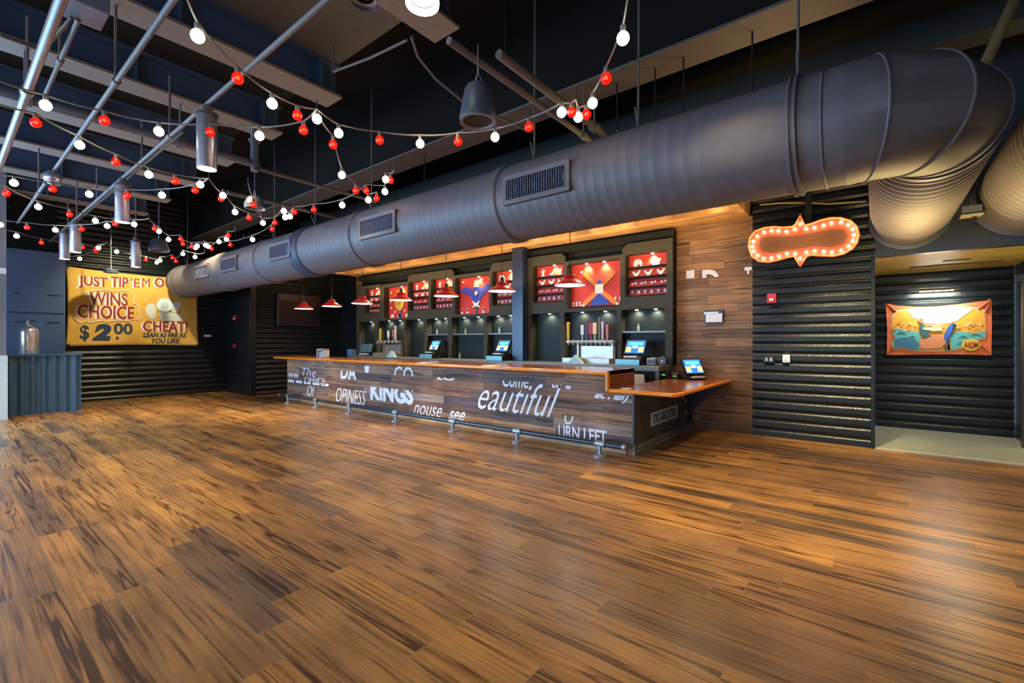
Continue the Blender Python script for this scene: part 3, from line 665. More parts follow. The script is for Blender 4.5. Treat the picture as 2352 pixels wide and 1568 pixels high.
        def limb(p, q, w0, m, o): 
            d = Vector((q[0]-p[0], q[1]-p[1])).normalized(); nn = Vector((-d.y, d.x))*w0/2
            sh([(p[0]+nn.x, p[1]+nn.y), (q[0]+nn.x, q[1]+nn.y), (q[0]-nn.x, q[1]-nn.y), (p[0]-nn.x, p[1]-nn.y)], m, 'figure_limb', o)
        limb(c, (x0+W*.26, z1-.2), .07, ol_, .004); limb(c, (x0+W*.86, z1-.22), .07, ol_, .004)
        limb((c[0]-.02, c[1]-.04), (x0+W*.26, z0+.08), .10, og, .008); limb((c[0]+.02, c[1]-.04), (x0+W*.86, z0+.08), .10, og, .008)
        sh([(c[0]-.22, z0+.06), (c[0]+.22, z0+.06), (c[0]+.05, c[1]-.02), (c[0]-.05, c[1]-.02)], flat((.02, .07, .42)), 'figure_body', .002)
        sh(rrect(c[0]-.09, c[0]+.09, c[1]-.1, c[1]+.09, .02), flat((.72, .7, .66)), 'figure_plate', .014); sh(circ((c[0], c[1]+.13), .05), flat((.03, .06, .4)), 'figure_cap', .012)
        for px in (.03, .10, .17): sh(man((x0+W*px+.02, z0+.10), .09))
        for px in (.78, .87, .96): sh(man((x0+W*px-.02, z0+.16), .09))
        sh(circ((x0+W*.25, z0+.06), .035)); sh(circ((x0+W*.88, z0+.06), .035)); sh(circ((x0+W*.22, z1-.16), .03))
        MB().box(x0, x1, 8.33, 8.425, z0, z0+.03).build('shelf', M_black, t)

# ------------------------------------------------------------ beer taps
def tapwall(i, n, lab, hs):
    x0, x1, k = BXs[i]; w_ = x1-x0
    t = thing('beer_tap_station', lab, 'beer taps', ((x0+x1)/2, 8.1, CZ), 'beer tap stations')
    MB().box(x0+w_*.12, x1-.02, 7.95, 8.25, CZ, CZ+.10, .006).build('drip_tray', M_steel, t)
    MB().box(x0+w_*.30, x1-.03, 8.22, 8.25, CZ+.10, CZ+.34).build('backsplash', M_steel, t)
    MB().box(x0+w_*.12, x1-.02, 8.12, 8.25, CZ+.40, CZ+.45, .004).build('tap_rail', M_steel, t)
    for fx in (.32, .95): MB().box(x0+w_*fx-.015, x0+w_*fx+.015, 8.16, 8.22, CZ+.1, CZ+.40).build('support', M_steel, t)
    for k in range(n):
        xx = x0+w_*(.2+.76*k/(n-1))
        fa = MB().tube([(xx, 8.12, CZ+.42), (xx, 8.05, CZ+.42), (xx, 8.03, CZ+.36)], .013, 8).build('faucet', M_steel, t, True)
        MB().tube([(xx, 8.07, CZ+.42), (xx, 8.07, CZ+.47)], .008, 8).build('lever', M_steel, t, True)
    for k, (fx, h, r, c, kind) in enumerate(hs):
        xx = x0+w_*fx; zz = CZ+.46; p = [(xx, 8.07, zz), (xx, 8.07, zz+h*.3), (xx, 8.07, zz+h*.7), (xx, 8.07, zz+h)]
        if kind == 'paddle': o = MB().box(xx-r*1.3, xx+r*1.3, 8.055, 8.085, zz+h*.35, zz+h, .008).tube([p[0], p[2]], r*.45, 8).build('tap_handle', flat(c), t)
        elif kind == 'knob': o = MB().tube([p[0], p[3]], [r*.7, r], 10).sphere((xx, 8.07, zz+h+.03), r*1.2, 12, 8).build('tap_handle', flat(c), t, True)
        else: o = MB().tube(p, [r*.6, r*.8, r, r*1.1], 10).build('tap_handle', flat(c), t, True)
H1 = [(.18, .30, .03, (.75, .48, .02), 'knob'), (.45, .30, .025, (.7, .7, .68), 'paddle'), (.53, .26, .022, (.06, .12, .32), 'knob'), (.61, .33, .04, (.36, .03, .05), 'paddle'), (.68, .34, .03, (.72, .55, .3), 'paddle'), (.76, .38, .02, (.25, .2, .12), 'knob'), (.82, .36, .028, (.55, .5, .75), 'tube'), (.90, .30, .026, (.62, .22, .18), 'tube')]
tapwall(7, 10, 'stainless beer tap station with many coloured handles, right of the navy post', H1)
H0 = [(.30, .28, .03, (.75, .45, .02), 'knob'), (.62, .28, .03, (.75, .75, .75), 'paddle'), (.82, .30, .04, (.45, .12, .06), 'paddle'), (.90, .34, .03, (.7, .7, .75), 'knob')]
tapwall(1, 6, 'smaller beer tap station with yellow and white handles near the left end', H0)
def tent(x, lab):
    mb = MB(); mb.prism([(-.17, 0), (.17, 0), (0, .17)], mfront(7.86, x, CZ+.0), 0, .10); o = mb.build('table_tent', flat((.36, .52, .55)), loc=(x, 7.8, CZ)); tag(o, lab, 'card', 'folded cards on the back counter')
tent(P(1325, 815, Y=7.85).x, 'teal folded card beside the large beer tap station')
tent(P(903, 803, Y=7.85).x, 'pale folded card beside the smaller beer tap station')

# ------------------------------------------------------------ point of sale terminals and cash drawers
E_ui = emis('screen_blue', (.03, .16, .42), 1.2); E_ui2 = emis('screen_teal', (.10, .55, .55), 1.2); E_ui3 = emis('screen_tiles', (1, .62, .2), 1.1); E_ui4 = emis('screen_white', (.75, .9, 1), 1.2)
def pos(loc, rz, lab, dark=False):
    t = thing('pos_terminal', lab, 'cash register', (0, 0, 0), 'touchscreen cash registers')
    MB().box(-.17, .17, -.10, .22, 0, .05, .01).build('base', M_bplastic, t)
    MB().box(-.15, .10, -.16, -.09, .03, .055, .004).build('card_slot', flat((.62, .6, .52)), t)
    MB().box(-.05, .05, .06, .16, .04, .2, .01).build('neck', M_bplastic, t)
    Mt = Matrix.Translation((0, .03, .22)) @ Matrix.Rotation(math.radians(62), 4, 'X')
    s = MB(); s.prism(rrect(-.20, .20, -.15, .15, .015), Mt, -.04, 0); scr = s.build('screen', M_bplastic, t)
    for nm, pts, m in (('display', rrect(-.18, .18, -.13, .13, .004), E_ui), ('display_header', [(-.14, .03), (.14, .03), (.14, .10), (-.14, .10)], E_ui2), ('display_tile', [(-.17, -.11), (-.07, -.11), (-.07, .0), (-.17, .0)], E_ui3), ('display_tile', [(.07, -.11), (.17, -.11), (.17, .0), (.07, .0)], E_ui3), ('display_tile', [(-.05, -.03), (.05, -.03), (.05, .02), (-.05, .02)], E_ui4)):
        if dark and nm != 'display': continue
        mb = MB(); mb.prism(pts, Mt, .0005, .002 if nm == 'display' else .004); d = mb.build(nm, m if not dark else flat((.02, .08, .12)), scr)
    t.location = loc; t.rotation_euler = (0, 0, rz)
    return t
E_dr = mat('drawer_teal', (.16, .42, .48), .35, .2)
def drawer(x, y, lab):
    t = thing('cash_drawer', lab, 'cash drawer', (x, y, CZ), 'cash drawers on the back counter')
    MB().box(x-.23, x+.23, y-.18, y+.2, CZ, CZ+.11, .006).build('body', M_bplastic, t)
    MB().box(x-.23, x+.23, y-.195, y-.18, CZ+.005, CZ+.105, .003).build('front', E_dr, t)
    MB().lathe([(.014, 0), (.014, -.012)], (x, y-.195, CZ+.06), 'Y', 10).build('lock', M_steel, t)
for u, lab, i in ((1455, 'the back counter at its right end', 3), (1150, 'the back counter left of the navy post', 2), (993, 'the back counter under the fourth bay', 1)):
    x = P(u, 810, Y=7.95).x
    drawer(x-.04, 7.95, 'teal-fronted cash drawer on ' + lab)
    pos((x, 8.0, CZ+.111), 0 if i > 2 else -.12, 'blue-screened register on a teal drawer, on ' + lab)
x = P(835, 800, Y=7.95).x
pos((x+.05, 8.0, CZ+.02), .5, 'register with a dark screen at the far left of the back counter', True)
pos((P(1594, 845, Y=8.1).x, 8.12, .903), 1.0, 'register turned sideways on the lower counter against the wood wall')
q = P(818, 805, Y=7.9); o = MB().box(q.x-.2, q.x+.08, 7.72, 7.86, CZ, CZ+.2, .01).build('display_box', flat((.05, .16, .30)), loc=(q.x, 7.9, CZ)); tag(o, 'blue box beside the dark-screened register at the far left', 'box')
# printer, tape dispenser and readers at the right end
q = P(1500, 828, Y=8.0); t = thing('receipt_printer', 'grey rounded receipt printer right of the rightmost cash register on the back counter', 'printer', (q.x, 8.0, CZ))
MB().box(q.x-.09, q.x+.08, 7.9, 8.1, CZ, CZ+.14, .03).build('body', mat('printer_grey', (.16, .17, .17), .4), t)
MB().box(q.x-.05, q.x+.05, 7.892, 7.902, CZ+.05, CZ+.1).build('paper_slot', M_bplastic, t)
q = P(1523, 828, Y=8.0); t = thing('round_speaker', 'black round speaker puck standing at the very end of the back counter', 'speaker', (q.x, 8.0, CZ))
MB().lathe([(.075, 0), (.085, .02), (.085, .06), (.075, .08)], (q.x, 7.95, CZ+.086), 'Y', 24).build('shell', M_bplastic, t, True)
MB().lathe([(.018, 0), (.018, .006)], (q.x, 7.943, CZ+.086), 'Y', 12).build('light_dot', flat((.5, .6, .7)), t)
for (u, w_, h_, m, lab) in ((1528, .16, .13, M_bplastic, 'black receipt printer on the lower counter near the wood wall'), (1553, .12, .10, M_bplastic, 'black card reader on the lower counter beside the sideways register')):
    x = P(u, 868, Y=8.05).x; t = thing('card_reader', lab, 'reader', (x, 8.05, .9))
    MB().box(x-w_/2, x+w_/2, 7.97, 8.15, .9, .9+h_, .015).build('body', m, t)
    MB().box(x-.03, x+.03, 7.965, 7.972, .9+h_*.4, .9+h_*.6).build('indicator', emis('green_led', (.15, .5, .05), .6), t)

# ------------------------------------------------------------ wood soffit over the bar with recessed lights
t = thing('bar_soffit', 'warm reclaimed-wood soffit running above the bar behind the big duct', 'soffit', (-7.3, 7.2, 3.6))
MB().box(-13.1, -1.64, 7.9, YB-.005, 3.64, 3.95).build('rear_beam', M_soffit, t)
MB().box(-13.1, -1.74, 5.6, 7.9, 3.78, 3.9).build('tray_panel', M_soffit, t)
MB().box(-1.74, -1.64, 5.6, 7.9, 3.64, 3.95).build('side_board', M_soffit, t)
MB().box(-13.1, -12.9, 5.6, 7.9, 3.64, 3.95).build('side_board', M_soffit, t)
places = ['rightmost', 'second from the right', 'third from the right', 'fourth from the right', 'fifth from the right', 'sixth from the right', 'leftmost']
for k, (u, v) in enumerate(((1428, 503), (1225, 540), (1037, 574), (991, 583), (903, 597), (830, 612), (1356, 517))):
    q = P(u, v, Z=3.775)
    if not 5.7 < q.y < 7.8: q.y = 7.6
    order = sorted([1428, 1225, 1037, 991, 903, 830, 1356], reverse=True).index(u)
    t = thing('recessed_downlight', 'round lit recessed downlight in the wood soffit, ' + places[order], 'ceiling light', (q.x, q.y, 3.78), 'recessed downlights in the wood soffit')
    MB().lathe([(.075, -.012), (.075, 0)], (q.x, q.y, 3.78), seg=20).build('trim_ring', M_white, t)
    MB().lathe([(.06, -.016), (.06, -.012)], (q.x, q.y, 3.78), seg=20).build('lens', E_disc, t)
for x in (-11.5, -9.5, -7.5, -5.5, -3.6, -2.2):
    lamp('SPOT', 'soffit_spot', (x, 7.3, 3.74), 46, WARM, (0, 0, 0), spot_size=2.3, spot_blend=.7, shadow_soft_size=.06)

lamp('AREA', 'soffit_fill_strip', (-7.2, 7.45, 2.75), 150, (1, .72, .38), (PI, 0, 0), shape='RECTANGLE', size=10.5, size_y=.15)  # added fill facing up at the soffit, no fixture behind it
lamp('POINT', 'soffit_end_fill', (-2.0, 7.75, 3.70), 2.5, (1, .6, .25), shadow_soft_size=.05)  # added point brightening the soffit's right end, no fixture

# ------------------------------------------------------------ red pendants
def pendant():
    t = thing('pendant_lamp', '', 'lamp', (0, 0, 0), 'red pendants over the bar')
    MB().lathe([(.245, 0), (.247, .01), (.235, .025), (.16, .075), (.105, .105), (.10, .15), (.085, .165), (.03, .17), (.03, .168), (.08, .16), (.095, .145), (.10, .10), (.155, .068), (.23, .018), (.24, .0)], seg=36, cap0=False, cap1=False).build('shade', M_red, t, True)
    MB().lathe([(.238, .004), (.15, .062), (.095, .10)], seg=36, cap0=False, cap1=False).build('shade_lining', mat('white_lining', (.85, .85, .82), .5), t, True)
    MB().lathe([(.235, .003), (.237, .012)], seg=36).build('diffuser', E_pend, t, True)
    MB().lathe([(.035, .165), (.035, .23), (.02, .25)], seg=14).build('cap', mat('green_cap', (.02, .05, .045), .4), t, True)
    MB().tube([(0, 0, .24), (0, 0, 1.345)], .006, 6).build('cord', M_bplastic, t)
    return t
pr = pendant()
ppl = [(1309, 'rightmost and nearest'), (1153, 'second from the right'), (1025, 'third from the right'), (921, 'fourth from the right'), (832, 'fifth from the right'), (762, 'second from the left'), (698, 'leftmost and farthest')]
for k, (u, lab) in enumerate(ppl):
    x = P(u, 680, Y=6.2).x; o = pr if k == 0 else copy_tree(pr)
    o.location = (x, 6.2, 2.43); o['label'] = 'red metal pendant lamp hanging over the bar, ' + lab
    lamp('SPOT', 'pendant_spot', (x, 6.2, 2.42), 16, (1, .88, .7), spot_size=2.5, spot_blend=.6, shadow_soft_size=.1)

# ------------------------------------------------------------ big spiral duct
DYc, DZc, Rd = 4.45, 3.24, .446
t = thing('spiral_duct', 'huge grey round air duct running above the bar and elbowing into the back wall', 'duct', (-7, DYc, DZc))
xa, xb = -15.7, -.18
prof = [(.30, xa), (.38, xa+.04), (Rd-.01, xa+.12)]
x = xa+.16
xs_coll = [P(u, v, Y=DYc-Rd*.6).x for u, v in ((405, 640), (500, 620), (600, 600), (692, 580), (820, 545), (1150, 470))]
while x < xb-.95:
    prof += [(Rd, x), (Rd, x+.085), (Rd+.0022, x+.092), (Rd+.0022, x+.10)]; x += .107 + .03*abs(math.sin(x*1.3))
prof += [(Rd, xb-.9), (Rd, xb)]
MB().lathe(prof, (0, DYc, DZc), 'X', 72).build('duct_body', M_duct, t, True, angle=30)
for i, xc in enumerate(xs_coll):
    w_ = .16 if i == 3 else .05
    MB().lathe([(Rd+.003, xc-w_-.02), (Rd+.022, xc-w_), (Rd+.022, xc+w_), (Rd+.003, xc+w_+.02)], (0, DYc, DZc), 'X', 72, False, False).build('joint_collar', M_duct2 if i in (3,) else M_duct, t, True, angle=30)
xc = P(1815, 300, Y=DYc-Rd).x
MB().lathe([(Rd, xc-.04), (Rd+.03, xc-.03), (Rd+.03, xc-.012), (Rd+.012, xc-.008), (Rd+.012, xc+.008), (Rd+.03, xc+.012), (Rd+.03, xc+.03), (Rd, xc+.04)], (0, DYc, DZc), 'X', 72, False, False).build('joint_collar', M_duct, t, True, angle=30)
for uu in (1885,):
    xx = P(uu, 300, Y=DYc-Rd).x
    MB().lathe([(Rd, xx-.012), (Rd+.01, xx), (Rd, xx+.012)], (0, DYc, DZc), 'X', 72, False, False).build('seam_ring', M_duct, t, True)
# gored elbow towards the wall
RE = .55; cxE, cyE = xb, DYc+RE
st = [0, 15, 45, 75, 90]; pts = []; RY = .405
e = MB(); rings = []
for a in st:
    r_ = math.radians(a); c = Vector((cxE+RE*math.sin(r_), cyE-RE*math.cos(r_), DZc))
    out = Vector((math.sin(r_), -math.cos(r_), 0)); k_ = 1/math.cos(math.radians(15)) if a not in (0, 90) else 1
    sc_ = k_; ring = []
    for k in range(72):
        q = 2*PI*k/72; Rr = Rd+.004-(Rd-RY)*a/90; ring.append(e.bm.verts.new(c+out*Rr*math.cos(q)*sc_+Vector((0, 0, 1))*(Rr*math.sin(q)+.04*a/90)))
    rings.append(ring)
for a, b in zip(rings, rings[1:]):
    for k in range(72): e.bm.faces.new((a[k], a[(k+1) % 72], b[(k+1) % 72], b[k]))
e.build('elbow', M_duct, t, True, angle=25)
for ring_a in (15, 45, 75):
    r_ = math.radians(ring_a); c = Vector((cxE+RE*math.sin(r_), cyE-RE*math.cos(r_), DZc)); out = Vector((math.sin(r_), -math.cos(r_), 0))
    Rr = Rd+.006-(Rd-RY)*ring_a/90; pp = [c+out*Rr*math.cos(2*PI*k/48)*1.035+Vector((0, 0, 1))*(Rr*math.sin(2*PI*k/48)+.04*ring_a/90) for k in range(49)]
    MB().tube(pp, .010, 6, False).build('seam_ring', M_duct, t, True)
def yrun(parent, X, y0, y1, Z=DZc, R_=Rd, m=None):
    prof = [(R_, y0)]; y = y0+.04
    while y < y1-.8: prof += [(R_, y), (R_+.001, y+.03), (R_+.024, y+.06), (R_+.024, y+.085), (R_+.001, y+.115)]; y += .145
    prof += [(R_, y1-.25), (R_, y1)]
    MB().lathe(prof, (X, 0, Z), 'Y', 72).build('wall_run', m or M_duct, parent, True, angle=30)
    MB().lathe([(R_, y0-.03), (R_+.02, y0-.02), (R_+.02, y0+.05), (R_, y0+.06)], (X, 0, Z), 'Y', 72, False, False).build('joint_collar', M_duct2, parent, True, angle=30)
    MB().lathe([(R_, y1-.07), (R_+.045, y1-.06), (R_+.05, y1-.02), (R_+.03, y1), (R_, y1)], (X, 0, Z), 'Y', 72, False, False).build('wall_flange', M_duct2, parent, True, angle=30)
yrun(t, cxE+RE, cyE, YB-.03, DZc+.04, RY)
# vents
def vent(u0, u1, vc):
    yv = DYc-Rd; x0 = P(u0, vc, Y=yv).x; x1 = P(u1, vc, Y=yv).x; h = .13
    f = plate('air_vent', rrect(x0, x1, DZc-h-.03, DZc+h+.03, .01), [rrect(x0+.05, x1-.05, DZc-h+.02, DZc+h-.02, .005)], mfront(yv+.02), .045, M_duct, t)
    ORG[f] = ORG[t]
    MB().box(x0+.05, x1-.05, yv+.0, yv+.015, DZc-h+.02, DZc+h-.02).build('recess', M_black, f)
    n = max(8, int((x1-x0-.1)/.03)); lb = MB()
    for k in range(n):
        xx = x0+.05+(x1-x0-.1)*(k+.5)/n; lb.box(xx-.003, xx+.003, yv-.018, yv+.005, DZc-h+.02, DZc+h-.02)
    lb.build('louvers', mat('louver_blue', (.12, .15, .22), .4), f)
for a in ((1157, 1310, 425), (826, 910, 524), (620, 668, 570), (508, 545, 602), (446, 480, 622)): vent(*a)
# hangers
for k, (xx, zt) in enumerate([(xs_coll[0], 5.7), (xs_coll[2], 5.7), (xs_coll[3], 5.7), (xs_coll[4], 5.7), (xs_coll[5]+.3, 5.7), (xc, 5.7), (xs_coll[5]+1.6, 5.7)]):
    MB().tube([(xx, DYc, DZc+Rd), (xx, DYc, DZc+Rd+.25), (xx+.01, DYc, zt)], .012, 8).tube([(xx, DYc-.0, DZc+Rd+.02), (xx, DYc-.08, DZc+Rd+.22)], .008, 6).build('hanger_rod', M_pipe, t, True)
# second duct at the right edge
t = thing('round_duct', 'second ribbed round duct entering the back wall at the right edge of the view', 'duct', (1.52, 7, 3.35))
yrun(t, 1.46, 5.2, YB-.04, 3.36, .45)
e = MB(); pts = []
for k in range(7):
    a = math.radians(15*k); pts.append((1.46+.6*(1-math.cos(a)), 5.2-.6*math.sin(a), 3.36))
e.tube(pts, .45, 48); e.build('elbow', M_duct, t, True)
# conduit box between the two ducts
t = thing('junction_box', 'small grey box with a pale lower edge hanging between the two ducts', 'junction box', P(2243, 485, Y=8.0))
q = P(2238, 485, Y=8.0); MB().box(q.x-.12, q.x+.06, 7.9, 8.05, q.z-.05, q.z+.06, .006).build('housing', mat('jbox', (.09, .10, .13), .4), t)
MB().box(q.x-.13, q.x+.07, 7.88, 8.06, q.z-.065, q.z-.05).build('lip', flat((.35, .30, .2)), t)
MB().tube([(q.x, 8.0, q.z+.06), (q.x, 8.0, 2.98)], .02, 8).build('conduit', M_bplastic, t)

# ------------------------------------------------------------ ceiling steel
def ibeam(name, x, y0, y1, z0, z1, fw, lab, m=M_beam):
    t = thing(name, lab, 'beam', (x, (y0+y1)/2, z0), 'ceiling beams at the upper left')
    MB().box(x-fw/2, x+fw/2, y0, y1, z0, z0+.03).build('bottom_flange', m, t)
    MB().box(x-.03, x+.03, y0, y1, z0+.03, z1).build('web', M_blue, t)
    MB().box(x-fw/2*.8, x+fw/2*.8, y0, y1, z1-.03, z1).build('top_flange', M_blue, t)
    s = MB()
    for yy in (y1-.25, y1-1.7, y1-3.2, y1-4.7): s.box(x+.0, x+fw/2*.8, yy-.015, yy+.015, z0+.03, z1-.03)
    s.build('stiffener', M_blue, t)
bl = ['nearest, passing over the upper middle of the view', 'second from the right, ending beside the first red and white lights', 'third from the right', 'fourth from the right', 'fifth from the right', 'sixth from the right', 'farthest, near the left wall']
for k, x in enumerate((-3.35, -5.42, -7.0, -8.7, -10.4, -12.1, -13.8)):
    ibeam('ceiling_beam', x, -5.5, 3.18, 4.6, 5.02, .36, 'steel ceiling beam with a pale lower flange, '+bl[k])
t = thing('cross_beam', 'long dark steel beam running parallel to the duct just above it', 'beam', (-7, 5, 4.6))
MB().box(XL, 5.9, 4.76, 5.22, 4.6, 4.63).build('bottom_flange', mat('cross_flange', (.10, .082, .065), .6), t)
MB().box(XL, 5.9, 4.95, 5.03, 4.63, 5.7).build('web', mat('cross_web', (.012, .011, .009), .9, spec=.08), t)
tag(MB().box(-13.9, 5.9, 7.0, 7.35, 4.9, 5.25).build('rear_girder', mat('dark_girder', (.03, .035, .03), .6), loc=(-7, 7.1, 4.9)), 'dim dark girder beyond the duct near the back wall', 'beam')
def pipe(name, pts, r, lab, m=M_pipe, clamps=0, cat='pipe'):
    t = thing(name, lab, cat, pts[0]); MB().tube(pts, r, 12).build('tube', m, t, True)
    a, b = Vector(pts[0]), Vector(pts[-1]); d = (b-a).normalized()
    for k in range(clamps):
        c = a.lerp(b, (k+.6)/(clamps+.2)); MB().tube([c-d*.05, c+d*.05], r*1.45, 12).build('clamp', m, t, True)
        MB().tube([c, (c.x, c.y, 4.6)], .012, 6).build('hanger', m, t)
    return t
zr = 3.9
ry = [P(475, 240, Z=zr).y, P(398, 0, Z=zr).y, P(140, 0, Z=zr).y, P(190, 40, Z=zr).y]
pipe('light_rail', [(-15.2, ry[0], zr), (2.5, ry[0], zr)], .022, 'long thin grey rail carrying the silver cylinder lights', clamps=3)
pipe('light_rail', [(-15.2, ry[0]+.09, zr+.05), (-6.2, ry[0]+.09, zr+.05)], .014, 'thin conduit running right beside the cylinder light rail', clamps=3)
pipe('light_rail', [(-13.3, ry[1], zr), (2.5, ry[1], zr)], .022, 'thin grey rail second in from the left corner of the ceiling', clamps=3)
pipe('sprinkler_main', [(-9.5, ry[2], zr), (2.5, ry[2], zr)], .036, 'thicker shiny pipe in the top left corner of the view', mat('shiny_pipe', (.17, .13, .11), .4, .1), clamps=2)
q0 = P(0, 80, Z=4.0); q1 = P(95, 115, Z=4.0); q2 = P(150, 60, Z=4.05); q3 = P(165, 40, Z=4.1)
pipe('bent_conduit', [q0, q0.lerp(q1, .9), q1, q1.lerp(q2, .2), q2, q3], .016, 'bent grey conduit curving up to the junction box at the top left')
q = P(193, 18, Z=4.15); o = MB().box(q.x-.17, q.x+.15, q.y-.13, q.y+.13, 4.1, 4.25, .015).build('conduit_box', mat('jb_blue', (.14, .17, .24), .4), loc=q); tag(o, 'grey junction box in the top left corner where two conduits meet', 'junction box')
q = P(180, 45, Z=4.05); q1 = P(105, 215, Z=4.05); pipe('conduit', [q, q1], .018, 'short straight conduit below the top left junction box', clamps=1)
pipe('water_pipe', [(-7.0, -1.6, 4.1), (-7.0, 2.78, 4.1)], .05, 'grey water pipe crossing the light rails, capped with a clamp', mat('pipe_blue', (.13, .15, .20), .4, .2), clamps=3)
tt = thing('pipe_drop', 'vertical grey pipe drop with ring clamps near the middle left of the ceiling', 'pipe', (-7.0, 2.86, 4.0))
MB().tube([(-7.0, 2.86, 4.0), (-7.0, 2.86, 4.6)], .05, 14).build('tube', mat('pipe_blue2', (.13, .15, .20), .4, .2), tt, True)
for z in (4.08, 4.42): MB().lathe([(.075, 0), (.075, .03)], (-7.0, 2.86, z), seg=16).build('ring_clamp', M_pipe, tt)
pipe('water_pipe', [(-7.0, 2.86, 4.05), (-7.0, 4.9, 4.05)], .028, 'thinner pipe continuing from the clamped drop towards the duct')
pipe('ceiling_strut', [(-2.72, 2.6, 4.0), (-2.72, 7.0, 4.0)], .032, 'grey strut above the bell-shaped speaker', clamps=1)
pipe('ceiling_strut', [(-2.76, 3.28, 4.24), (-2.76, 7.0, 4.24)], .045, 'thick pale-edged strut right of the bell-shaped speaker', clamps=1)
pipe('ceiling_strut', [(-9.2, 3.3, 4.25), (-9.2, 7.0, 4.25)], .04, 'short dim pipe running back above the middle of the duct')
qa = [P(945, 85, Z=4.45), P(960, 130, Z=4.4), P(1000, 180, Z=4.3), P(1060, 230, Z=4.2), P(1140, 265, Z=4.15), P(1210, 300, Z=4.1)]
pipe('flexible_conduit', qa, .014, 'drooping flexible conduit curving down from the nearest beam')
qa = [Vector((*P(765, 165, Z=4.7).xy, 5.05)), P(765, 165, Z=4.7), P(850, 133, Z=4.6), P(935, 92, Z=4.6)]
pipe('flexible_conduit', qa, .014, 'short loose cable along the end of the pale ceiling panel')
pipe('diagonal_rod', [P(2340, -20, Y=6.75), P(2243, 190, Y=6.75)], .05, 'brownish rod slanting down behind the elbow at the upper right', mat('brown_rod', (.16, .11, .05), .5))
pipe('vertical_rod', [P(1162, 10, Y=4.2), P(1162, 150, Y=4.2)], .02, 'thin vertical rod with an orange tip near the top middle', M_bplastic)
# thin wires over the duct
for k, (u, v0, v1) in enumerate(((1570, 200, 262), (1505, 205, 285), (1728, 140, 215), (1417, 240, 300), (975, 395, 432))):
    a = P(u, v1, Y=5.0); b = P(u, v0, Y=5.0); b.x = a.x; b.z = 4.6; 
    o = MB().tube([a, b], .010, 6).build('suspension_rod', M_bplastic, loc=a); tag(o, 'thin dark vertical suspension rod behind the duct, ' + ['third from the right', 'second from the left of the right group', 'rightmost', 'leftmost of the right group', 'beside the far strings of lights'][k], 'rod', 'suspension rods behind the duct')

# ------------------------------------------------------------ cylinder downlights, spots and speakers
M_chrome = mat('chrome', (.42, .42, .48), .33, .85)
def cyl():
    t = thing('cylinder_light', '', 'ceiling light', (0, 0, 0), 'silver cylinder lights on the rail')
    MB().lathe([(.085, -.62), (.088, -.60), (.088, -.1), (.06, -.085)], seg=28, cap0=False).build('housing', M_chrome, t, True)
    MB().lathe([(.08, -.612), (.08, -.605)], seg=24).build('lens', E_disc, t)
    MB().lathe([(.10, -.09), (.10, -.07), (.05, -.05), (.05, 0)], seg=20).build('mount', M_pipe, t, True)
    return t
c0 = cyl()
cl = ['nearest and largest', 'second from the right', 'third from the right', 'fourth from the right', 'in front of the yellow banner']
for k, (u, v) in enumerate(((475, 240), (285, 425), (184, 516), (120, 566), (312, 612))):
    o = c0 if k == 0 else copy_tree(c0)
    if k < 4:
        d = D(u, v); X = ry[0]/d.y*d.x if k == 0 else P(u, v, Z=zr-.1).x
        loc = Vector((P(475, 240, Z=zr).x if k == 0 else X, ry[0], zr-.02))
        if k == 3: loc.x = -13.2
    else: loc = Vector((P(312, 640, Z=3.2).x, P(312, 640, Z=3.2).y, 3.62)); 
    if k == 4: 
        q = P(312, 640, Z=3.0); loc = Vector((-12.3, (-12.3)/D(312, 620).x*D(312, 620).y, 3.75))
        o2 = MB().tube([loc, (loc.x, loc.y, 5.0)], .012, 6).build('stem', M_pipe, None); o2.parent = o; o2.location = -Vector(loc)
    o.location = loc; o['label'] = 'silver cylinder downlight hanging from the rail, ' + cl[k] if k < 4 else 'slim silver downlight on its own stem in front of the yellow banner'
    lamp('SPOT', 'cylinder_spot', (loc.x, loc.y, loc.z-.63), 130, WARM, spot_size=1.5, spot_blend=.8, shadow_soft_size=.07)
# spots without fixtures, added to brighten the floor and the room
for x, y, en, cone, tx, ty in ((-2.0, 1.7, 120, 1.5, 0, 0), (.6, 1.7, 100, 1.5, 0, 0), (-.9, 2.6, 620, .78, 0, 26), (1.6, 2.6, 400, .9, 0, 22), (-3.4, 2.6, 420, .8, 0, 24), (-5.9, 2.6, 700, .75, 0, 26),
    (-8.0, 2.6, 420, .75, 0, 24), (-10.2, 2.6, 1100, .72, 0, 24), (-12.4, 3.6, 420, 1.2, 0, 10), (-6.3, 1.2, 300, 1.1, 0, 0), (-.3, 6.6, 170, 1.5, 0, 0), (2.6, 7.4, 150, 1.6, 0, 0), (-1.0, -1.0, 120, 1.7, 0, 0), (-4.5, -1.0, 120, 1.7, 0, 0), (-9.5, 1.0, 120, 1.3, 0, 0)):
    lamp('SPOT', 'room_fill_spot', (x, y, 4.55), en, WARM, (math.radians(ty), 0, 0), spot_size=cone, spot_blend=.9, shadow_soft_size=.2)
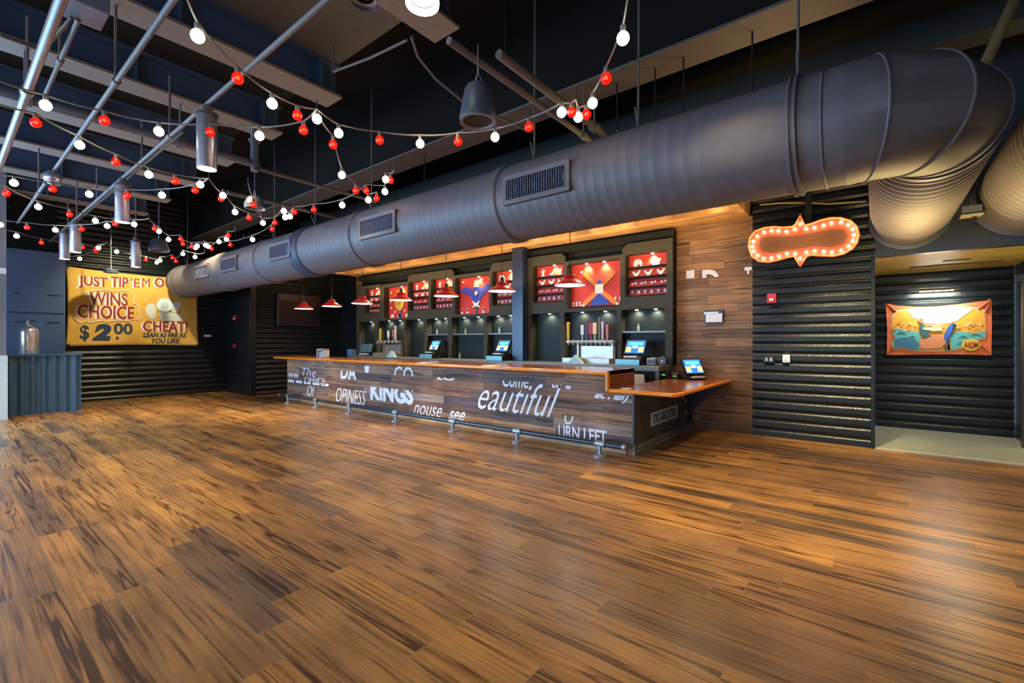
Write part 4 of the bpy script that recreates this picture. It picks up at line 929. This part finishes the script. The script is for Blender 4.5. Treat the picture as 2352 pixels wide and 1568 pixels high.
# big lit spot at the top and chrome one beside it
def canlight(u, v, z, r, lit, lab):
    q = P(u, v, Z=z); t = thing('can_light', lab, 'ceiling light', q)
    MB().lathe([(r, 0), (r*1.02, .03), (r*.95, .2), (r*.5, .3), (r*.3, .45)], q, seg=28, cap0=False).build('housing', M_chrome, t, True)
    MB().lathe([(r*.78, .04), (r*.8, .05)], q, seg=24).build('lens', E_disc if lit else M_bplastic, t)
    MB().lathe([(r*1.02, -.01), (r*1.04, .02), (r*.8, .03)], q, seg=28, cap0=False, cap1=False).build('trim_ring', E_disc if lit else M_chrome, t, True)
canlight(970, 8, 4.05, .12, True, 'brightly lit round can light at the top edge of the view')
canlight(836, 2, 4.05, .09, False, 'small chrome can light at the top edge, left of the lit one')
q = P(121, 408, Z=3.8); t = thing('ball_spotlight', 'round chrome ball spotlight above a red bulb at the left', 'ceiling light', q)
MB().sphere(q, .10, 20, 14).build('ball', M_chrome, t, True); MB().lathe([(.085, -.09), (.09, -.05)], q, seg=20, cap0=False).build('rim', M_chrome, t, True)
MB().tube([q, (q.x, q.y, zr)], .02).build('stem', M_pipe, t, True)
def speaker(u, vtop, vbot, dia_px, z, lab):
    q = P(u, vbot, Z=z); s = (q-Vector((0, 0, H))).dot(Vector((-math.sin(TH), math.cos(TH), 0)))/F
    r = dia_px/2*s; h = (vbot-vtop)*s*.98
    t = thing('pendant_speaker', lab, 'speaker', q)
    MB().lathe([(r*.96, .0), (r, .03), (r*.98, .06), (r*.72, h*.86), (r*.6, h*.97), (r*.4, h)], q, seg=40, cap0=False).build('bell', mat('speaker_shell', (.055, .065, .09), .45), t, True)
    MB().lathe([(r*.98, 0), (r*.98, -.006), (r*.80, -.002), (r*.78, .012)], q, seg=40, cap0=False, cap1=False).build('rim', mat('speaker_rim', (.20, .19, .19), .35), t, True)
    MB().lathe([(r*.80, .012), (r*.1, .022)], q, seg=40, cap0=False).build('grille', flat((.03, .03, .025)), t, True)
    MB().tube([q+Vector((-r*.35, 0, h*.98)), q+Vector((0, 0, h+.12)), q+Vector((r*.35, 0, h*.98))], .006, 6).tube([q+Vector((0, 0, h+.10)), (q.x, q.y, h+q.z+.35 if z == 3.42 else 5.03)], .008, 6).build('hanger', M_chrome, t)
speaker(1098, 195, 280, 86, 3.42, 'bell-shaped grey speaker hanging near the top middle')
speaker(365, 549, 576, 40, 3.55, 'distant bell-shaped grey speaker above the yellow banner')
speaker(255, 618, 626, 28, 3.28, 'small flat grey speaker at the top edge of the yellow banner')
speaker(585, 452, 478, 44, 3.75, 'dim grey speaker hanging among the light strings near the duct')

# ------------------------------------------------------------ string lights
def bulb_proto(red):
    g = MB().sphere((0, 0, 0), .043, 18, 12, (1, 1, 1.04)).build('red_bulb' if red else 'white_bulb', M_redglass if red else E_white, None, True)
    s = MB().lathe([(.018, .04), (.02, .05), (.02, .085), (.008, .095)], seg=10).build('socket', M_cable, None, True); s.parent = g
    g['label'] = 'red glass bulb' if red else 'warm white bulb'
    if red:
        f = MB().sphere((0, 0, .005), .017, 10, 8).build('filament', E_filament, None, True); f.parent = g
    return g
PB = {0: bulb_proto(0), 1: bulb_proto(1)}
used = {0: False, 1: False}
def zlim(p):
    """keep the strings inside the room and clear of the duct"""
    p = p.copy(); o = Vector((0, 0, H)); d = p-o; s = 1
    if p.x < -15.4: s = -15.4/p.x
    if (o+d*s).y > 3.86: s = min(s, 3.86/p.y) if p.y > 3.86 and p.z < 3.75 else s
    return o+d*s
strings = [
 ([(410, -40, 'a'), (454, 83, 0), (546, 180, 1), (625, 238, 0), (683, 265, 1), (728, 273, 0)], 3.6, 'light string crossing the top left from the frame edge to the nearest beam end'),
 ([(728, 273, 'a'), (765, 332, 1), (785, 402, 0), (817, 438, 1), (846, 459, 0), (865, 455, 1)], 3.58, 'short light string dropping from the beam end towards the duct'),
 ([(728, 262, 'a'), (778, 306, 0), (872, 322, 1), (965, 330, 0), (1052, 325, 1), (1137, 315, 0), (1215, 292, 1), (1290, 258, 0), (1313, 258, 1), (1322, 240, 'a')], 3.6, 'light string sagging below the bell-shaped speaker'),
 ([(1322, 240, 'a'), (1328, 269, 0), (1347, 263, 1), (1361, 237, 0), (1392, 180, 1), (1431, 88, 0), (1450, -40, 'a')], 3.6, 'light string rising to the top edge right of the speaker'),
 ([(-40, 185, 'a'), (105, 242, 0), (240, 277, 1), (365, 302, 0), (482, 304, 1), (596, 312, 0), (697, 299, 1), (728, 262, 'a')], 3.6, 'long light string passing the nearest cylinder light'),
 ([(-40, 240, 'a'), (82, 282, 1), (183, 333, 0), (266, 372, 1), (342, 401, 0), (402, 416, 1), (460, 424, 0), (480, 418, 'a')], 3.6, 'light string ending at the second anchor under the water pipe'),
 ([(480, 418, 'a'), (508, 456, 1), (512, 449, 0), (540, 487, 0), (572, 500, 1), (604, 512, 0), (631, 511, 1), (625, 526, 1), (580, 550, 0), (560, 552, 'a')], 3.6, 'light string from the second anchor along towards the duct'),
 ([(-40, 405, 'a'), (32, 420, 0), (121, 434, 1), (205, 446, 0), (292, 449, 1), (372, 448, 0), (448, 437, 1), (480, 418, 'a')], 3.6, 'light string passing under the chrome ball spotlight'),
 ([(-30, 425, 'a'), (15, 444, 1), (88, 475, 0), (160, 492, 1), (219, 507, 0), (265, 514, 1), (308, 515, 0), (342, 508, 'a')], 3.6, 'light string passing the second cylinder light'),
 ([(342, 508, 'a'), (355, 525, 1), (365, 531, 0), (387, 550, 0), (415, 549, 1), (420, 560, 1), (440, 566, 1), (453, 565, 0), (472, 563, 0), (486, 571, 1), (503, 555, 0), (520, 549, 0), (524, 541, 1), (540, 535, 'a')], 3.6, 'light string from the third anchor running to the duct'),
 ([(-20, 512, 'a'), (1, 516, 0), (62, 522, 1), (127, 528, 0), (188, 526, 1), (246, 519, 0), (260, 515, 'a')], 3.6, 'light string at the left edge below the second cylinder light'),
 ([(10, 532, 'a'), (38, 542, 0), (95, 557, 1), (143, 565, 0), (190, 568, 1), (220, 576, 1), (226, 569, 0), (246, 562, 'a')], 3.6, 'low light string at the left above the grey pier'),
 ([(246, 562, 'a'), (268, 578, 0), (303, 592, 0), (311, 592, 1), (335, 597, 1), (360, 603, 0), (368, 598, 0), (396, 592, 1), (404, 600, 1), (420, 583, 0), (448, 590, 0), (470, 585, 'a')], 3.6, 'light string running just above the yellow banner'),
 ([(20, 588, 'a'), (37, 594, 1), (88, 602, 0), (136, 600, 1), (183, 594, 0), (222, 573, 1), (246, 562, 'a')], 3.6, 'lowest light string at the left, above the blue panel'),
 ([(570, 430, 'a'), (582, 470, 1), (600, 505, 'a')], 3.6, 'very short light string below the clamped pipe drop'),
 ([(631, 505, 'a'), (652, 485, 0), (655, 499, 0), (666, 497, 0), (676, 487, 1), (721, 481, 1), (786, 471, 0), (841, 438, 1), (884, 440, 0), (886, 412, 0), (897, 414, 1), (905, 400, 'a')], 3.6, 'light string running along the front of the duct in the middle'),
 ([(560, 552, 'a'), (529, 562, 1), (478, 566, 0), (449, 569, 0), (430, 575, 'a')], 3.6, 'short distant light string crossing by the duct vents'),
]
for si, (pts, z, lab) in enumerate(strings):
    anc = []; 
    for u, v, k in pts:
        u_ = max(u, -60); q = P(u_, v, Z=z); q = zlim(q); anc.append((q, k))
    root = thing('string_lights', lab + (', nearest' if False else ''), 'string lights', anc[0][0], 'festoon light strings under the ceiling')
    cp = []
    tops = [q+Vector((0, 0, .09 if k != 'a' else .05)) for q, k in anc]
    for a, b in zip(tops, tops[1:]):
        n = 6; L_ = (b-a).length
        for j in range(n): 
            f = j/n; p = a.lerp(b, f); p.z -= .035*L_*4*f*(1-f); cp.append(p)
    cp.append(tops[-1])
    MB().tube(cp, .008, 6).build('cable', M_cable, root, True)
    for q, k in anc:
        if k == 'a':
            if abs(q.x) < 15.3: MB().tube([q+Vector((0, 0, .05)), (q.x, q.y, q.z+.13)], .006, 6).build('hook', M_cable, root)
            continue
        if not used[k]: o = PB[k]; used[k] = True; o.parent = root
        else: o = copy_tree(PB[k], root)
        o.location = q-anc[0][0]

# ------------------------------------------------------------ marquee sign
t = thing('marquee_sign', 'peanut-shaped orange marquee sign edged with glowing bulbs, hung on the black wall', 'sign', P(1845, 552, Y=8.1))
SY = 8.12
def Pm(cx, cy): q = P(1680+cx/3.5, 460+cy/3.5, Y=SY); return (q.x, q.z)
oc = [(140, 370), (150, 300), (190, 250), (260, 222), (340, 213), (420, 218), (490, 212), (515, 195), (553, 120), (590, 200), (640, 190), (720, 160), (800, 142), (880, 142), (960, 165), (1010, 215), (1025, 280), (1010, 340), (970, 390), (900, 430), (820, 448), (720, 445), (640, 440), (605, 452), (553, 530), (505, 452), (450, 460), (380, 480), (300, 498), (220, 490), (165, 450)]
op = [Pm(*c) for c in oc]
mb = MB(); mb.prism(op, mfront(SY), -.10, 0); mb.build('back_box', mat('marquee_face', (.45, .045, .012), .5), t)
mb = MB(); pts3 = [Vector((x, SY-.02, z)) for x, z in op]; mb.tube(pts3+[pts3[0]], .016, 8, False); mb.build('rim', mat('marquee_rim', (.75, .20, .06), .4), t, True)
cxm, czm = sum(p[0] for p in op)/len(op), sum(p[1] for p in op)/len(op)
ic = [(225, 370), (240, 300), (340, 285), (480, 290), (640, 265), (800, 232), (900, 235), (940, 290), (900, 350), (800, 378), (640, 372), (480, 400), (330, 425), (245, 410)]
mb = MB(); mb.prism([Pm(*c) for c in ic], mfront(SY), .0, .006); mb.build('centre_panel', mat('marquee_centre', (.11, .04, .008), .6), t)
bl_ = [(208, 290), (262, 257), (323, 245), (378, 247), (443, 253), (510, 233), (555, 188), (602, 228), (668, 220), (740, 202), (805, 184), (882, 177), (940, 197), (976, 232), (986, 280), (976, 327), (942, 371), (882, 405), (808, 418), (742, 413), (670, 407), (604, 419), (553, 467), (511, 430), (446, 430), (382, 449), (322, 465), (260, 468), (211, 445), (180, 412), (170, 373), (178, 332)]
for c in bl_:
    x, z = Pm(*c); MB().sphere((x, SY-.035, z), .020, 10, 8).build('bulb', E_marq, t, True)
qs = P(1857, 500, Y=8.2); MB().box(qs.x-.04, qs.x+.04, 8.18, 8.24, qs.z-.1, 4.2).build('stem', M_corr, t)
MB().box(qs.x-.05, qs.x+.07, SY+.02, 8.47, czm-.05, czm+.05).build('wall_bracket', M_bplastic, t)
lamp('POINT', 'marquee_glow', (cxm, SY-.45, czm), 8, (1, .42, .15), shadow_soft_size=.35)
qq = [P(1745, 470, Y=8.3), P(1790, 466, Y=8.3), P(1850, 465, Y=8.3), P(1900, 468, Y=8.3), P(1990, 462, Y=8.3)]
pipe('wall_conduit', qq, .014, 'thin ochre conduit running on the wall above the marquee sign', mat('ochre', (.22, .17, .06), .5))

# ------------------------------------------------------------ alcove: poster, picture light, ceiling grille
PX0, PX1, PZ0, PZ1, PY = .18, 1.50, 1.33, 2.26, 10.70
t = thing('painted_poster', 'orange-bordered fabric poster of two arm wrestlers in the alcove', 'poster', ((PX0+PX1)/2, PY, PZ0))
def Pp(cx, cy): q = P(2020+cx/8.4, 660+cy/8.4, Y=PY-.01); return (q.x, q.z)
def ps(pts, m, o, nm='artwork', raw=False):
    mb = MB(); mb.prism([Pp(*c) for c in pts], mfront(PY-.01), o, o+.003); return mb.build(nm, m, t)
for gx, gz in ((.21, 2.22), (1.46, 2.24), (.22, 1.37), (1.46, 1.37)): MB().tube([(gx, PY-.01, gz), (gx, 10.748, gz)], .01, 8).build('fixing_pin', M_brass, t)
ps([(120, 310), (350, 350), (700, 375), (1100, 365), (1500, 325), (1850, 280), (2165, 240), (2170, 700), (2160, 1310), (1500, 1290), (140, 1300), (150, 800)], M_orange, 0, 'cloth')
for a_, b_ in (((140, 320), (330, 470)), ((2150, 250), (1900, 420)), ((2140, 290), (2030, 480)), ((160, 1290), (260, 1170)), ((2140, 1290), (1960, 1120))):
    p0 = Pp(*a_); p1 = Pp(*b_); MB().tube([(p0[0], PY-.016, p0[1]), (p1[0], PY-.022, p1[1])], [.004, .014], 8).build('fold', flat((.50, .10, .03)), t, True)
inner = [(350, 440), (700, 400), (1100, 385), (1500, 345), (1850, 390), (1980, 400), (2050, 480), (2060, 800), (2040, 980), (1900, 1030), (1700, 1150), (1520, 1200), (1200, 1230), (800, 1230), (560, 1210), (480, 1170), (300, 1200), (230, 1120), (280, 980), (220, 800), (230, 580), (280, 490)]
ps(inner, flat((.80, .70, .55)), .004)
inn2 = [(c[0]+(1150-c[0])*.025, c[1]+(800-c[1])*.035) for c in inner]
ps(inn2, flat((.78, .34, .03)), .008)
ps([(520, 430), (1100, 400), (1500, 365), (1800, 420), (1500, 640), (1300, 700), (900, 700), (640, 580)], flat((.85, .82, .74)), .012)  # pale patch: the picture light's white glow painted into the artwork
ps([(270, 800), (500, 830), (760, 860), (800, 960), (760, 1210), (560, 1195), (480, 1150), (300, 1180), (250, 1110), (300, 990)], flat((.10, .42, .44)), .012)
ps([(1380, 880), (1550, 850), (1800, 880), (2040, 850), (2020, 960), (1880, 1010), (1700, 1130), (1380, 1200), (1360, 1000)], flat((.10, .42, .44)), .012)
ps([(300, 1000), (420, 960), (620, 960), (740, 1060), (760, 1200), (560, 1190), (480, 1150), (310, 1170)], flat((.04, .17, .30)), .016)
for (x, y, w_, h_) in ((330, 890, 200, 40), (560, 960, 160, 40), (1500, 960, 220, 40), (1720, 920, 260, 40), (1480, 1080, 160, 35)):
    ps([(x, y), (x+w_*.5, y-h_), (x+w_, y+h_*.3), (x+w_*.5, y-h_*.3)], flat((.03, .20, .22)), .019)
rr = random.Random(4)
for k in range(46):
    x = rr.choice((rr.uniform(300, 720), rr.uniform(1500, 2030))); y = rr.uniform(680, 850); s_ = rr.uniform(12, 22)
    ps([(x-s_, y), (x, y-s_), (x+s_, y), (x, y+s_)], flat(rr.choice(((.55, .12, .05), (.2, .5, .48), (.75, .6, .45)))), .020, 'crowd_dot')
ps([(760, 740), (820, 700), (900, 760), (1080, 720), (1000, 790), (940, 900), (1060, 960), (980, 990), (840, 960), (780, 860)], flat((.03, .12, .13)), .021, 'wrestler_shirt')
ps([(740, 640), (780, 590), (840, 590), (830, 660), (860, 680), (780, 690)], flat((.28, .20, .06)), .021, 'wrestler_hair')
ps([(830, 770), (1000, 770), (1200, 790), (1230, 830), (1050, 840), (840, 810)], flat((.82, .62, .42)), .024, 'wrestler_arm')
ps([(950, 720), (1180, 690), (1240, 760), (1180, 800), (1020, 770)], flat((.70, .40, .20)), .022, 'wrestler_arm')
ps([(1330, 740), (1420, 680), (1480, 720), (1450, 800), (1380, 900), (1320, 1090), (1260, 1060), (1240, 920)], flat((.02, .12, .50)), .021, 'wrestler_trousers')
ps([(1410, 690), (1490, 720), (1440, 830), (1350, 960), (1350, 1200), (1320, 1200), (1310, 1000), (1400, 830)], flat((.04, .035, .03)), .024, 'wrestler_outline')
ps([(760, 1010), (900, 990), (1100, 900), (1230, 950), (1280, 1060), (1200, 1150), (1000, 1180), (800, 1180)], flat((.62, .24, .12)), .022, 'barrel')
ps([(1230, 1110), (1340, 1100), (1370, 1200), (1260, 1200)], flat((.10, .08, .02)), .024, 'boot')
ps([(1765+180*math.cos(a*PI/12), 1105+115*math.sin(a*PI/12)) for a in range(24)], flat((.75, .48, .03)), .024, 'badge')
a = Pp(1620, 1160); b = Pp(1900, 1050)
text('badge_lettering', 'AKIM', mfront(PY-.01), (a[0], a[1], b[0], b[1]), flat((.35, .03, .02)), t, bold=.03, out=.029)
mb = MB(); c = Pp(1770, 1170); mb.prism(circ(c, .012), mfront(PY-.01), .027, .03); mb.build('badge_dot', flat((.05, .03, .02)), t)
# picture light
a = P(2105, 673, Y=PY-.2); b = P(2198, 668, Y=PY-.2)
t = thing('picture_light', 'slim bronze picture light mounted above the orange poster', 'lamp', a)
MB().tube([(a.x, PY-.2, 2.42), (b.x, PY-.2, 2.42)], .018, 10).build('tube', M_brass, t, True)
MB().tube([((a.x+b.x)/2, PY-.2, 2.42), ((a.x+b.x)/2, PY+.03, 2.44)], .012, 8).build('arm', M_brass, t, True)
MB().box(a.x+.04, b.x-.04, PY-.205, PY-.190, 2.397, 2.403).build('lamp_strip', emis('picture_lamp', (1, .93, .8), 150), t)
lamp('AREA', 'picture_light_glow', ((a.x+b.x)/2, PY-.2, 2.39), 11, (1, .95, .85), (math.radians(25), 0, 0), shape='RECTANGLE', size=.6, size_y=.03)
# ceiling grille, alcove lamps and added fill lamps
t = thing('ceiling_grille', 'long narrow slot grille in the ochre alcove ceiling', 'grille', (.95, 10.0, 2.77))
MB().box(.45, 1.5, 9.93, 10.0, 2.745, 2.772, .01).build('frame', flat((.12, .09, .03)), t); MB().box(.8, 1.1, 9.45, 9.5, 2.755, 2.772).build('slot', flat((.08, .06, .02)), t)
lamp('SPOT', 'alcove_lamp', (1.0, 9.2, 2.74), 60, (1, .86, .55), spot_size=2.6, spot_blend=.6, shadow_soft_size=.12)
lamp('POINT', 'alcove_bounce', (3.6, 10.6, 1.6), 70, (1, .85, .4), shadow_soft_size=.3)
lamp('SPOT', 'wall_fill_spot', (-.5, 6.4, 4.4), 520, (1, .85, .45), (math.radians(32), 0, 0), spot_size=.55, spot_blend=.8, shadow_soft_size=.05)  # added spot for glints on the corrugated wall, no fixture
lamp('AREA', 'duct_fill_up', (.35, 6.6, 1.8), 55, (1, .72, .30), (PI, 0, 0), shape='DISK', size=1.3)  # added fill warming the duct's underside, no fixture
lamp('AREA', 'duct_fill_up', (1.6, 7.4, 2.95), 10, (1, .72, .30), (PI, 0, 0), shape='DISK', size=.3)  # same kind of added fill below the second duct
# spot without a fixture, added to brighten the banner and its wall
lamp('SPOT', 'banner_fill_spot', (-13.9, 3.3, 4.4), 300, (1, .88, .58), (0, math.radians(38), 0), spot_size=1.7, spot_blend=.8, shadow_soft_size=.06)
print('DONE objects', len(bpy.data.objects))
